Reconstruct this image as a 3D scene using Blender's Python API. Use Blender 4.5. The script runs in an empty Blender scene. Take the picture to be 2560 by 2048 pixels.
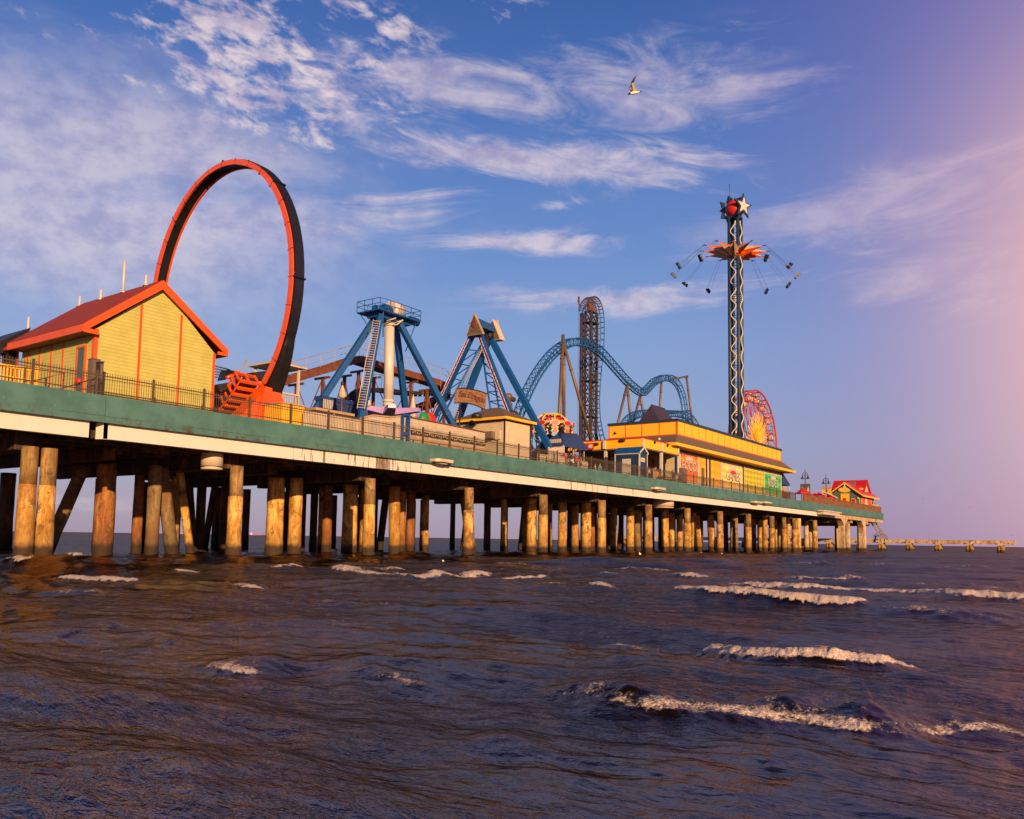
import bpy, bmesh, math, random
import numpy as np
from math import sin, cos, tan, atan, atan2, pi, sqrt, radians, exp
from mathutils import Vector, Matrix, noise as mnoise
random.seed(7)
SC = bpy.context.scene
COL = SC.collection
# ------------------------------------------------------------------ camera
# World: the pier runs along +Y, its near face is the plane x = -D; water is z = 0.
D = 45.0
HC = 1.5
FPX, PCX, PCY, ROLL = 2100.0, 1280.0, 1163.0, 0.0159
PITCH, YAW = radians(5.02303), radians(-35.7234)
Fv = Vector((sin(YAW)*cos(PITCH), cos(YAW)*cos(PITCH), sin(PITCH)))
R0 = Vector((cos(YAW), -sin(YAW), 0)); U0 = R0.cross(Fv)
Rv = cos(ROLL)*R0 + sin(ROLL)*U0; Uv = cos(ROLL)*U0 - sin(ROLL)*R0
cam = bpy.data.cameras.new('camera'); camo = bpy.data.objects.new('camera', cam); COL.objects.link(camo)
camo.matrix_world = Matrix(((Rv.x, Uv.x, -Fv.x, 0), (Rv.y, Uv.y, -Fv.y, 0), (Rv.z, Uv.z, -Fv.z, HC), (0, 0, 0, 1)))
cam.sensor_fit = 'HORIZONTAL'; cam.sensor_width = 36.0; cam.lens = FPX/2560*36.0
cam.shift_y = (PCY-1024.0)/2560.0
cam.clip_start = 0.1; cam.clip_end = 30000
SC.camera = camo
# measuring helpers: a point of the photograph (2560 x 2048) met with a real plane of the place
def ray(px, py): return Fv + (px-PCX)/FPX*Rv + (PCY-py)/FPX*Uv
def pv(px, py, v):                       # (s, z) on the vertical plane v metres in from the pier face
    d = ray(px, py); t = -(D+v)/d.x
    return d.y*t, HC+d.z*t
def ps(px, py, s):                       # (v, z) on the cross plane s metres along the pier
    d = ray(px, py); t = s/d.y
    return -d.x*t-D, HC+d.z*t
def pz(px, py, z=0.0):
    d = ray(px, py); t = (z-HC)/d.z
    return Vector((d.x*t, d.y*t, z))
def W(s, v, z): return Vector((-(D+v), s, z))
def P(px, py, v):
    s, z = pv(px, py, v); return W(s, v, z)
# ------------------------------------------------------------------ mesh builder
class MB:
    def __init__(self): self.v = []; self.f = []; self.m = []; self.sm = []; self.mi = 0; self.smooth = False
    def mat(self, i): self.mi = i; return self
    def face(self, idx, smooth=False): self.f.append(tuple(idx)); self.m.append(self.mi); self.sm.append(smooth)
    def add(self, pts):
        n = len(self.v); self.v += [tuple(p) for p in pts]; return list(range(n, n+len(pts)))
    def hexa(self, p):                   # 8 points: bottom 4, top 4
        i = self.add(p)
        for q in ((0,3,2,1),(4,5,6,7),(0,1,5,4),(1,2,6,5),(2,3,7,6),(3,0,4,7)): self.face([i[k] for k in q])
        return self
    def box(self, s0, s1, v0, v1, z0, z1):
        return self.hexa([W(s0,v0,z0),W(s1,v0,z0),W(s1,v1,z0),W(s0,v1,z0),W(s0,v0,z1),W(s1,v0,z1),W(s1,v1,z1),W(s0,v1,z1)])
    def ext(self, A, B):                 # prism between two matching polygons
        n = len(A); a = self.add(A); b = self.add(B)
        self.face(a[::-1]); self.face(b)
        for k in range(n): self.face((a[k], a[(k+1)%n], b[(k+1)%n], b[k]))
        return self
    def prism_v(self, poly, v0, v1): return self.ext([W(s,v0,z) for s,z in poly], [W(s,v1,z) for s,z in poly])
    def prism_s(self, poly, s0, s1): return self.ext([W(s0,v,z) for v,z in poly], [W(s1,v,z) for v,z in poly])
    def prism_z(self, poly, z0, z1): return self.ext([W(s,v,z0) for s,v in poly], [W(s,v,z1) for s,v in poly])
    def beam(self, p, q, w, h=None, up=Vector((0,0,1)), w2=None, h2=None):
        h = h or w; w2 = w2 or w; h2 = h2 or (h if w2 == w else h*w2/w)
        p = Vector(p); q = Vector(q); d = (q-p).normalized()
        if abs(d.dot(up)) > 0.99: up = Vector((0,1,0))
        a = d.cross(up).normalized(); b = a.cross(d).normalized()
        def ring(c, w, h): return [c-a*w/2-b*h/2, c+a*w/2-b*h/2, c+a*w/2+b*h/2, c-a*w/2+b*h/2]
        return self.hexa(ring(p, w, h)+ring(q, w2, h2))
    def tube(self, pts, r, n=8, closed=False, caps=True, smooth=True):
        pts = [Vector(p) for p in pts]; L = len(pts)
        rs = r if isinstance(r, (list, tuple)) else [r]*L
        rings = []; prev = None
        for k in range(L):
            if closed: d = pts[(k+1)%L]-pts[k-1]
            else: d = pts[min(k+1,L-1)]-pts[max(k-1,0)]
            d.normalize()
            if prev is None:
                u = Vector((0,0,1)) if abs(d.z) < .9 else Vector((0,1,0))
                a = d.cross(u).normalized()
            else:
                a = (prev - d*prev.dot(d))
                a = a.normalized() if a.length > 1e-5 else d.orthogonal().normalized()
            prev = a; b = d.cross(a)
            rings.append(self.add([pts[k]+rs[k]*(cos(2*pi*j/n)*a+sin(2*pi*j/n)*b) for j in range(n)]))
        for k in range(L if closed else L-1):
            A = rings[k]; B = rings[(k+1)%L]
            for j in range(n): self.face((A[j], A[(j+1)%n], B[(j+1)%n], B[j]), smooth)
        if caps and not closed: self.face(rings[0][::-1]); self.face(rings[-1])
        return self
    def lathe(self, c, prof, n=16, smooth=True, squash=1.0, rot=0):
        c = Vector(c); rings = []
        for r, z in prof:
            rings.append(self.add([c+Vector((r*cos(2*pi*j/n+rot), squash*r*sin(2*pi*j/n+rot), z)) for j in range(n)]))
        for A, B in zip(rings, rings[1:]):
            for j in range(n): self.face((A[j], A[(j+1)%n], B[(j+1)%n], B[j]), smooth)
        self.face(rings[0][::-1]); self.face(rings[-1]); return self
    def ball(self, c, r, n=12, m=8, sc=(1,1,1)):
        c = Vector(c)
        rings = []
        for i in range(1, m):
            t = pi*i/m
            rings.append(self.add([c+Vector((sc[0]*r*sin(t)*cos(2*pi*j/n), sc[1]*r*sin(t)*sin(2*pi*j/n), sc[2]*r*cos(t))) for j in range(n)]))
        a = self.add([c+Vector((0,0,r*sc[2]))])[0]; b = self.add([c-Vector((0,0,r*sc[2]))])[0]
        for j in range(n):
            self.face((a, rings[0][j], rings[0][(j+1)%n]), True); self.face((b, rings[-1][(j+1)%n], rings[-1][j]), True)
        for A, B in zip(rings, rings[1:]):
            for j in range(n): self.face((A[j], B[j], B[(j+1)%n], A[(j+1)%n]), True)
        return self
    def mesh(self, name, mats, origin):
        me = bpy.data.meshes.new(name)
        o = Vector(origin)
        me.from_pydata([(p[0]-o.x, p[1]-o.y, p[2]-o.z) for p in self.v], [], self.f)
        for m in (mats if isinstance(mats, (list, tuple)) else [mats]): me.materials.append(m)
        me.polygons.foreach_set('material_index', self.m)
        me.polygons.foreach_set('use_smooth', self.sm)
        bm = bmesh.new(); bm.from_mesh(me); bmesh.ops.recalc_face_normals(bm, faces=bm.faces); bm.to_mesh(me); bm.free()
        me.update()
        return me
def tag(o, label=None, cat=None, group=None, kind=None):
    if label: o['label'] = label
    if cat: o['category'] = cat
    if group: o['group'] = group
    if kind: o['kind'] = kind
    return o
ROOT = {}
def thing(name, label, cat, loc, group=None):
    o = bpy.data.objects.new(name, None); COL.objects.link(o); o.location = loc; o.empty_display_size = .3
    return tag(o, label, cat, group)
def rootloc(o):
    while o.parent: o = o.parent
    return Vector(o.location)
def part(name, mb, mats, parent, label=None, kind=None):
    me = mb.mesh(name, mats, rootloc(parent))
    o = bpy.data.objects.new(name, me); COL.objects.link(o); o.parent = parent
    return tag(o, label, None, None, kind)
def single(name, mb, mats, label, cat, loc, group=None, kind=None):
    o = bpy.data.objects.new(name, mb.mesh(name, mats, loc)); COL.objects.link(o); o.location = loc
    return tag(o, label, cat, group, kind)
def dup(src, loc, label=None, rotz=None):
    c = src.copy(); COL.objects.link(c); c.location = loc
    if rotz is not None: c.rotation_euler.z = rotz
    if label: c['label'] = label
    def rec(a, b):
        for ch in a.children:
            d = ch.copy(); COL.objects.link(d); d.parent = b; rec(ch, d)
    rec(src, c); return c
# ------------------------------------------------------------------ node helper
class N:                                  # operator sugar over Math nodes
    def __init__(s, nt, sock): s.nt = nt; s.k = sock
    def _m(s, op, b=None, c=None, clamp=False):
        n = s.nt.nodes.new('ShaderNodeMath'); n.operation = op; n.use_clamp = clamp
        for i, x in enumerate((s, b, c)):
            if x is None: continue
            if isinstance(x, N): s.nt.links.new(x.k, n.inputs[i])
            else: n.inputs[i].default_value = float(x)
        return N(s.nt, n.outputs[0])
    def __add__(s, b): return s._m('ADD', b)
    __radd__ = __add__
    def __mul__(s, b): return s._m('MULTIPLY', b)
    __rmul__ = __mul__
    def __sub__(s, b): return s._m('SUBTRACT', b)
    def __rsub__(s, b): return (s*-1.0)+b
    def __truediv__(s, b): return s._m('DIVIDE', b)
    def __pow__(s, b): return s._m('POWER', b)
    def max(s, b): return s._m('MAXIMUM', b)
    def min(s, b): return s._m('MINIMUM', b)
    def exp(s): return s._m('EXPONENT')
    def abs(s): return s._m('ABSOLUTE')
    def clamp(s): return s._m('ADD', 0.0, clamp=True)
    def atan2(s, b): return s._m('ARCTAN2', b)
    def frac(s): return s._m('FRACT')
    def sin(s): return s._m('SINE')
    def gt(s, b): return s._m('GREATER_THAN', b)
    def step(s, a, b):                   # smoothstep
        n = s.nt.nodes.new('ShaderNodeMapRange'); n.interpolation_type = 'SMOOTHSTEP'
        s.nt.links.new(s.k, n.inputs[0]); n.inputs[1].default_value = a; n.inputs[2].default_value = b
        return N(s.nt, n.outputs[0])
def comb(nt, x, y, z=0.0):
    n = nt.nodes.new('ShaderNodeCombineXYZ')
    for i, q in enumerate((x, y, z)):
        if isinstance(q, N): nt.links.new(q.k, n.inputs[i])
        else: n.inputs[i].default_value = q
    return N(nt, n.outputs[0])
def noise(nt, vec, scale, detail=4, rough=.5, dist=0.0, lac=2.0):
    n = nt.nodes.new('ShaderNodeTexNoise'); n.inputs['Scale'].default_value = scale
    n.inputs['Detail'].default_value = detail; n.inputs['Roughness'].default_value = rough
    n.inputs['Distortion'].default_value = dist; n.inputs['Lacunarity'].default_value = lac
    if vec is not None: nt.links.new(vec.k, n.inputs['Vector'])
    return N(nt, n.outputs[0])
def mixc(nt, fac, a, b):
    n = nt.nodes.new('ShaderNodeMix'); n.data_type = 'RGBA'; n.clamp_factor = True
    for sock, q in ((n.inputs[0], fac), (n.inputs[6], a), (n.inputs[7], b)):
        if isinstance(q, N): nt.links.new(q.k, sock)
        elif isinstance(q, (tuple, list)): sock.default_value = (*q[:3], 1)
        else: sock.default_value = q
    return N(nt, n.outputs[2])
def coords(nt, scale=(1,1,1)):
    """object coordinates, optionally scaled"""
    tc = nt.nodes.new('ShaderNodeTexCoord'); mp = nt.nodes.new('ShaderNodeMapping')
    nt.links.new(tc.outputs['Object'], mp.inputs[0]); mp.inputs['Scale'].default_value = scale
    return N(nt, mp.outputs[0])
def sep(nt, v):
    n = nt.nodes.new('ShaderNodeSeparateXYZ'); nt.links.new(v.k, n.inputs[0]); return [N(nt, n.outputs[i]) for i in range(3)]
def geo(nt):
    n = nt.nodes.new('ShaderNodeNewGeometry'); return N(nt, n.outputs['Position'])
def newmat(name):
    m = bpy.data.materials.new(name); m.use_nodes = True; nt = m.node_tree
    return m, nt, nt.nodes['Principled BSDF']
def bump(nt, b, h, strength=.3, dist=.02):
    n = nt.nodes.new('ShaderNodeBump'); n.inputs['Strength'].default_value = strength; n.inputs['Distance'].default_value = dist
    nt.links.new(h.k, n.inputs['Height']); nt.links.new(n.outputs[0], b.inputs['Normal'])
def paint(name, col, rough=.45, metal=0.0, var=.25, scale=1.5, dirt=None, dirtamt=.35, spec=.5, bmp=.0, streak=True):
    """painted surface: mottled tone, rain streaks and chips of the dirt colour"""
    m, nt, b = newmat(name)
    p = geo(nt)
    n1 = noise(nt, p, scale, 5, .6)
    dark = tuple(c*(1-var) for c in col); lite = tuple(min(1, c*(1+var*.5)) for c in col)
    c = mixc(nt, n1.step(.3, .7), dark, lite)
    d = dirt or tuple(x*.35+.01 for x in col)
    if streak:
        mp = nt.nodes.new('ShaderNodeMapping'); nt.links.new(p.k, mp.inputs[0]); mp.inputs['Scale'].default_value = (5, 5, .35)
        n2 = noise(nt, N(nt, mp.outputs[0]), 1.3, 5, .65)
        c = mixc(nt, n2.step(.56, .78)*dirtamt, c, d)
    n3 = noise(nt, p, 9, 4, .7)
    c = mixc(nt, n3.step(.66, .72)*dirtamt, c, d)
    nt.links.new(c.k, b.inputs['Base Color'])
    b.inputs['Roughness'].default_value = rough; b.inputs['Metallic'].default_value = metal
    b.inputs['Specular IOR Level'].default_value = spec
    if bmp: bump(nt, b, noise(nt, p, 14, 4, .6), bmp, .02)
    return m
# ------------------------------------------------------------------ sky and sun
SUN_EL, SUN_OFF = radians(14.0), radians(33.0)
sdir = Vector((cos(SUN_OFF)*cos(SUN_EL), -sin(SUN_OFF)*cos(SUN_EL), sin(SUN_EL)))   # towards the sun
L = bpy.data.lights.new('sun', 'SUN'); L.energy = 5.0; L.angle = radians(.6); L.color = (1.0, .61, .29)
lo = bpy.data.objects.new('sun', L); COL.objects.link(lo)
lo.rotation_euler = sdir.to_track_quat('Z', 'Y').to_euler()
lo.location = (60, -40, 60)
world = bpy.data.worlds.new('World'); SC.world = world; world.use_nodes = True
nt = world.node_tree; nt.nodes.clear()
out = nt.nodes.new('ShaderNodeOutputWorld'); bg = nt.nodes.new('ShaderNodeBackground')
nt.links.new(bg.outputs[0], out.inputs[0])
sky = nt.nodes.new('ShaderNodeTexSky'); sky.sky_type = 'NISHITA'; sky.sun_disc = False
sky.sun_elevation = SUN_EL; sky.sun_rotation = atan2(sdir.x, sdir.y); sky.air_density = 1.2; sky.dust_density = .6; sky.ozone_density = 3.0
tc = nt.nodes.new('ShaderNodeTexCoord'); dirv = N(nt, tc.outputs['Generated'])
dx, dy, dz = sep(nt, dirv)
hlen = (dx*dx+dy*dy)**.5
# azimuth about the bearing 35.7 degrees west of the pier, and slope above the horizon
ax, ay = sin(YAW), cos(YAW)
fw = dx*ax+dy*ay; sd = dx*ay+dy*(-ax)
az = sd.atan2(fw)                                # radians, + to the right (north end of the pier)
el = (dz/(hlen.max(1e-4)))                       # tan(elevation)
def AE(px, py):
    d = ray(px, py); h = sqrt(d.x**2+d.y**2)
    return atan2(d.x*ay-d.y*ax, d.x*ax+d.y*ay), d.z/h
elc = el.max(0.0)
# clear-air colours by height (linear), mauve horizon, unseen zenith darkened to dim water reflections
cr = nt.nodes.new('ShaderNodeValToRGB'); nt.links.new((elc*1.15).k, cr.inputs[0])
ramp = [(0.0,(.40,.31,.46)),(.05,(.40,.345,.50)),(.13,(.34,.40,.62)),(.26,(.25,.38,.70)),(.42,(.15,.28,.65)),(.62,(.070,.175,.53)),(.78,(.045,.125,.42)),(1.0,(.008,.02,.10))]
e = cr.color_ramp.elements
e[0].position = ramp[0][0]; e[0].color = (*ramp[0][1],1); e[1].position = 1.0; e[1].color = (*ramp[-1][1],1)
for p_, c_ in ramp[1:-1]:
    q = e.new(p_); q.color = (*c_,1)
base = N(nt, cr.outputs[0])
nish = nt.nodes.new('ShaderNodeVectorMath'); nish.operation = 'SCALE'; nt.links.new(sky.outputs[0], nish.inputs[0]); nish.inputs['Scale'].default_value = .07
base = mixc(nt, .22, base, N(nt, nish.outputs[0]))
# violet sky, with a rose lens-flare glow painted in at the right
rose = ((az-.68)/.19)
warm = (((rose*rose+((elc-.24)/.30)*((elc-.24)/.30))*-1.0).exp())
viol = az.step(.12, .62)
base = mixc(nt, viol*.50, base, (.20,.135,.42))
base = mixc(nt, warm*.88, base, (.98,.56,.50))
far_l = az.step(-.05, -.6)
# --- clouds
def blob(px, py, wx, wy, rot=0.0):
    a0, e0 = AE(px, py); ca, sa = cos(rot), sin(rot)
    u = az-a0; w = el-e0
    p1 = (u*ca+w*sa)/(wx/2108.0); p2 = (w*ca-u*sa)/(wy/2108.0)
    return ((p1*p1+p2*p2)*-1.0).exp()
def streakn(rot, sx, sy, scale, detail=7, rough=.6, dist=.6, off=0.0):
    ca, sa = cos(rot), sin(rot)
    return noise(nt, comb(nt, (az*ca+el*sa)*sx, (el*ca-az*sa)*sy, off), scale, detail, rough, dist)
cl = None
# high mackerel flecks, upper left
fl = noise(nt, comb(nt, az*1.0+el*.55, el*1.45, 3.0), 27, 6, .60, .2)
flb = noise(nt, comb(nt, az, el, 9.0), 5, 3, .5)
m1 = blob(650,140,330,175,-.35)*1.15+blob(200,110,180,70,-.2)*.55+blob(960,60,150,60,-.3)*.5+blob(1270,20,110,50,-.2)*.55+blob(760,260,150,90,-.3)*.35
flecks = ((fl-.5)*2.6+(flb-.5)*1.5+m1.min(1.0)*.62-.26).step(.0, .62)*m1.clamp().step(.03,.45)
# fibrous cirrus
c1 = streakn(-.14, 1, 2.6, 8.5, 6, .64, .8, 1.0)
c2 = streakn(-.24, 1, 3.6, 8.0, 6, .66, 1.1, 5.0)
c3 = streakn(.10, 1, 4.2, 6.0, 6, .64, .8, 8.0)
def wisp(n, m, lo, hi, k): return ((n-.5)*2.0+m*.62-.24).step(lo-.08, hi+.12)*m.step(.02,.60)*k
w1 = wisp(c1, blob(1560,200,460,140,-.03)*.95+blob(1080,205,260,75,-.12)*1.25+blob(1780,260,200,70,.2)*.5, .0, .62, .52)
w2 = wisp(c2, blob(1120,385,260,46,-.08)*.95+blob(1500,418,400,62,-.13)*1.15+blob(1650,370,240,60,-.1)*.5+blob(1420,512,90,24,.1)*.6, .02, .62, .60)
w3 = wisp(c3, blob(1330,610,240,40,.04)*1.1+blob(1010,500,240,60,.16)*.6+blob(900,560,260,50,.1)*.5+blob(1380,512,80,18,.1)*.7+blob(1450,750,330,42,-.04)*.85+blob(1850,700,260,60,.05)*.45, .0, .50, .62)
w4 = wisp(c3, blob(2250,480,420,90,.18)*1.0+blob(2420,620,300,90,.1)*.8+blob(2250,720,110,40,.2)*.8+blob(2480,750,120,60,.4)*.9+blob(1900,560,320,80,.12)*.45, .0, .7, .38)
w5 = wisp(c1, blob(860,240,200,110,-.4)+blob(1830,70,60,30,.5)*.4, .0, .5, .5)
# milky veil at the left
vn = streakn(.08, 1, 2.4, 2.6, 6, .60, .7, 2.0)
veil = ((vn-.5)*1.7+blob(150,520,620,260,.0)*.50+blob(520,400,420,200,0)*.35+blob(240,640,460,120,.06)*.45-.06).step(-.10, .75)*(blob(200,420,820,360,.0)*1.25).clamp()*.52
low = ((noise(nt, comb(nt, az*1.0, el*3.0, 12.0), 16, 6, .6)-.5)*1.6+blob(290,1262,90,26)*.6+blob(120,1250,70,20)*.35+blob(70,1345,30,10)*.2-.25).step(.0,.35)*(blob(290,1262,110,30)+blob(120,1250,80,22)).clamp()*.45
allc = [w1, w2, w3, w4, w5, flecks*.76, veil, low]
inv = None
for c in allc:
    k = (c*-1.0)+1.0
    inv = k if inv is None else inv*k
cover = (1.0-inv).clamp()
thick = noise(nt, comb(nt, az, el*1.3, 20.0), 22, 5, .6)
ccol = mixc(nt, thick.step(.30,.65), (.52,.42,.56), (.90,.74,.74))
ccol = mixc(nt, viol*.5, ccol, (.78,.50,.55))
lowmix = elc.step(.28, .0)
ccol = mixc(nt, lowmix*.6, ccol, (.50,.39,.49))
fin = mixc(nt, cover, base, ccol)
# below the horizon the world is dark sea
fin = mixc(nt, el.step(-.002, -.03), fin, (.03,.03,.06))
nt.links.new(fin.k, bg.inputs['Color']); bg.inputs['Strength'].default_value = .70
SC.view_settings.view_transform = 'Standard'; SC.view_settings.look = 'None'
SC.view_settings.exposure = .55; SC.view_settings.gamma = 1
SC.render.engine = 'CYCLES'
SC.cycles.max_bounces = 4; SC.cycles.diffuse_bounces = 2; SC.cycles.glossy_bounces = 3; SC.cycles.transmission_bounces = 2
world.cycles.sampling_method = 'MANUAL'; world.cycles.sample_map_resolution = 256
# ------------------------------------------------------------------ the sea
def vnoise(x, y, seed=0):
    xi = np.floor(x).astype(np.int64); yi = np.floor(y).astype(np.int64); fx = x-xi; fy = y-yi
    fx = fx*fx*(3-2*fx); fy = fy*fy*(3-2*fy)
    def h(a, b):
        n = (a*374761393 + b*668265263 + seed*1274126177) & 0x7fffffff
        n = ((n ^ (n >> 13))*1274126177) & 0x7fffffff
        return ((n ^ (n >> 16)) & 0xffff)/65535.0
    return (h(xi,yi)*(1-fx)+h(xi+1,yi)*fx)*(1-fy)+(h(xi,yi+1)*(1-fx)+h(xi+1,yi+1)*fx)*fy
def fbm(x, y, o, seed=0, g=.5):
    t = 0; a = 1; s = 0
    for k in range(o):
        t = t+a*vnoise(x*2**k+17*k, y*2**k-9*k, seed+k); s += a; a *= g
    return t/s
# breakers: (photo points along the foot of the foam, crest height m, foam amount, width m)
BREAK = [
 ([(1310,1736),(1440,1759),(1577,1790),(1755,1808),(1933,1814),(2081,1828),(2230,1842),(2400,1850)], .25, .85, .60),
 ([(2081,1830),(2230,1836),(2400,1830),(2660,1842)], .13, .5, .4),
 ([(1700,1626),(1790,1652),(1844,1674),(1933,1690),(2040,1698),(2111,1705),(2230,1704),(2301,1690)], .27, 1.25, .50),
 ([(1480,1610),(1577,1624),(1640,1634),(1700,1632)], .13, .8, .40),
 ([(2290,1690),(2400,1692),(2520,1702),(2640,1712)], .15, .18, .6),
 ([(1300,1790),(1700,1772),(1933,1785),(2180,1800),(2430,1818),(2640,1828)], .12, .05, .8),
 ([(1640,1488),(1785,1503),(1933,1513),(2111,1524),(2180,1520)], .26, 1.0, .8),
 ([(2130,1522),(2300,1540),(2560,1560),(2700,1572)], .20, .20, 1.1),
 ([(1655,1440),(1740,1445),(1814,1450)], .30, .8, 1.2),
 ([(1800,1459),(1963,1476),(2123,1478),(2289,1484),(2380,1495),(2467,1499),(2600,1504),(2800,1510),(3000,1514)], .36, 1.3, 1.3),
 ([(1458,1474),(1520,1483),(1565,1482)], .22, .9, .8),
 ([(1559,1441),(1612,1445)], .28, .4, 1.1),
 ([(131,1436),(230,1444),(300,1448),(356,1444)], .30, 1.0, 1.0),
 ([(647,1417),(700,1424),(796,1430)], .34, .9, 1.2),
 ([(819,1432),(900,1444),(1000,1452),(1060,1454),(1128,1446),(1253,1435)], .36, 1.1, 1.2),
 ([(561,1453),(630,1461),(712,1462)], .22, .9, .8),
 ([(974,1468),(1039,1470)], .18, .7, .7),
 ([(503,1652),(564,1671),(653,1682),(724,1686)], .13, .8, .40),
 ([(724,1686),(880,1694),(1040,1716),(1180,1732)], .10, .25, .5),
 ([(2485,1864),(2530,1880),(2600,1902)], .15, .7, .42),
 ([(166,1408),(200,1412),(236,1410)], .40, .8, 1.4),
 ([(282,1412),(344,1414)], .25, .6, 1.1), ([(505,1427),(560,1429)], .2, .6, 1.0), ([(640,1434),(760,1432)], .2, .5, .9),
 ([(620,1412),(690,1408)], .2, .4, 1.2),
 ([(0,1560),(80,1600),(160,1604)], .08, .12, .7), ([(330,1610),(400,1622),(500,1618)], .08, .1, .6),
 ([(1310,1468),(1370,1474),(1440,1472)], .2, .35, .7), ([(860,1422),(960,1426),(1040,1422)], .3, .4, 1.2), ([(1500,1424),(1620,1428),(1740,1426)], .3, .35, 1.4), ([(1460,1440),(1520,1443),(1560,1442)], .3, .5, 1.1), ([(80,1475),(220,1482),(330,1480)], .15, .22, .8), ([(760,1500),(900,1510),(1040,1508)], .12, .16, .7), ([(2120,1460),(2300,1466),(2560,1470)], .25, .35, 1.1), ([(1950,1492),(2120,1500),(2300,1512)], .15, .25, .8),
 ([(20,1403),(60,1408),(95,1406)], .3, .5, 1.1), ([(420,1428),(470,1433),(500,1430)], .2, .5, .9),
 ([(1130,1436),(1200,1444),(1290,1446),(1380,1440)], .22, .55, 1.0), ([(1200,1418),(1300,1421),(1400,1418)], .2, .3, 1.4),
 ([(1900,1446),(2050,1450),(2200,1450)], .3, .45, 1.3), ([(2300,1420),(2420,1424),(2560,1424)], .3, .25, 1.6), ([(1900,1412),(2100,1414),(2250,1413)], .3, .25, 1.8),
 ([(880,1560),(1080,1585),(1330,1596),(1500,1590)], .10, .03, .9), ([(160,1700),(420,1722),(700,1716)], .09, .02, .8), ([(1450,1660),(1560,1690),(1750,1720),(1900,1730)], .10, .04, .6),
 ([(2180,1585),(2380,1600),(2640,1612)], .14, .05, 1.0), ([(1700,1930),(1950,1915),(2250,1935),(2640,1930)], .08, .0, .5), ([(1050,1850),(1250,1870),(1500,1880)], .08, .0, .5), ([(100,1950),(500,1965),(900,1980)], .07, .0, .5),
 ([(-60,1850),(260,1790),(420,1782),(700,1745)], .09, .0, .8), ([(520,1880),(700,1905),(900,1925)], .10, .0, .8),
]
def catmull(pts, n=14):
    out = []
    for i in range(len(pts)-1):
        p0 = pts[max(i-1,0)]; p1 = pts[i]; p2 = pts[i+1]; p3 = pts[min(i+2,len(pts)-1)]
        for k in range(n):
            t = k/n
            out.append(.5*((2*p1)+(p2-p0)*t+(2*p0-5*p1+4*p2-p3)*t*t+(3*p1-p0-3*p2+p3)*t**3))
    out.append(pts[-1]); return out
fine = np.radians(np.linspace(-35, 35, 1000)); coarse = np.radians(np.linspace(38, 322, 70))
ang = np.concatenate([fine, coarse])
rad = [0.8]
while rad[-1] < 60: rad.append(rad[-1]*(1.0045 if 4.5 < rad[-1] < 22 else 1.006 if rad[-1] > 4 else 1.04))
while rad[-1] < 400: rad.append(rad[-1]*1.010)
while rad[-1] < 14000: rad.append(rad[-1]*1.05)
rad = np.array(rad)
RR, AA = np.meshgrid(rad, ang, indexing='ij')
th = AA+YAW                                    # bearing measured from +Y, clockwise
X = RR*np.sin(th); Y = RR*np.cos(th)
H = np.zeros_like(X)
rng = np.random.RandomState(11)
# wind chop and swell rolling towards the beach (-Y)
LAMS = [14.0*(.07/14.0)**((8*j+4)/63.0) for j in range(8)]
MODS = [vnoise(X/(l_*3.1)+j, Y/(l_*3.7)-j, j) for j, l_ in enumerate(LAMS)]
WARP = [vnoise(X/(l_*2.3), Y/(l_*2.0), 50+j) for j, l_ in enumerate(LAMS)]
for k in range(64):
    lam = 14.0*(.07/14.0)**(k/63.0)*rng.uniform(.85, 1.15)
    a_dir = rng.normal(0, .24+.36*(k/63.0))
    amp = .0034*lam**.80*(1.7 if lam > 2.5 else 1.0 if lam > .35 else .62)
    kx, ky = sin(a_dir)*2*pi/lam, -cos(a_dir)*2*pi/lam
    ph = rng.uniform(0, 2*pi)
    fade = np.clip((lam/(RR*.0050)-1.2)/2.0, 0, 1)
    mod = .35+1.3*np.roll(MODS[k//8], 37*k, 1)
    wv = np.sin(kx*X+ky*Y+ph+2.0*WARP[k//8]*(1+.1*(k%8)))
    H += amp*fade*mod*(wv+.35*wv*np.abs(wv))

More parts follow.
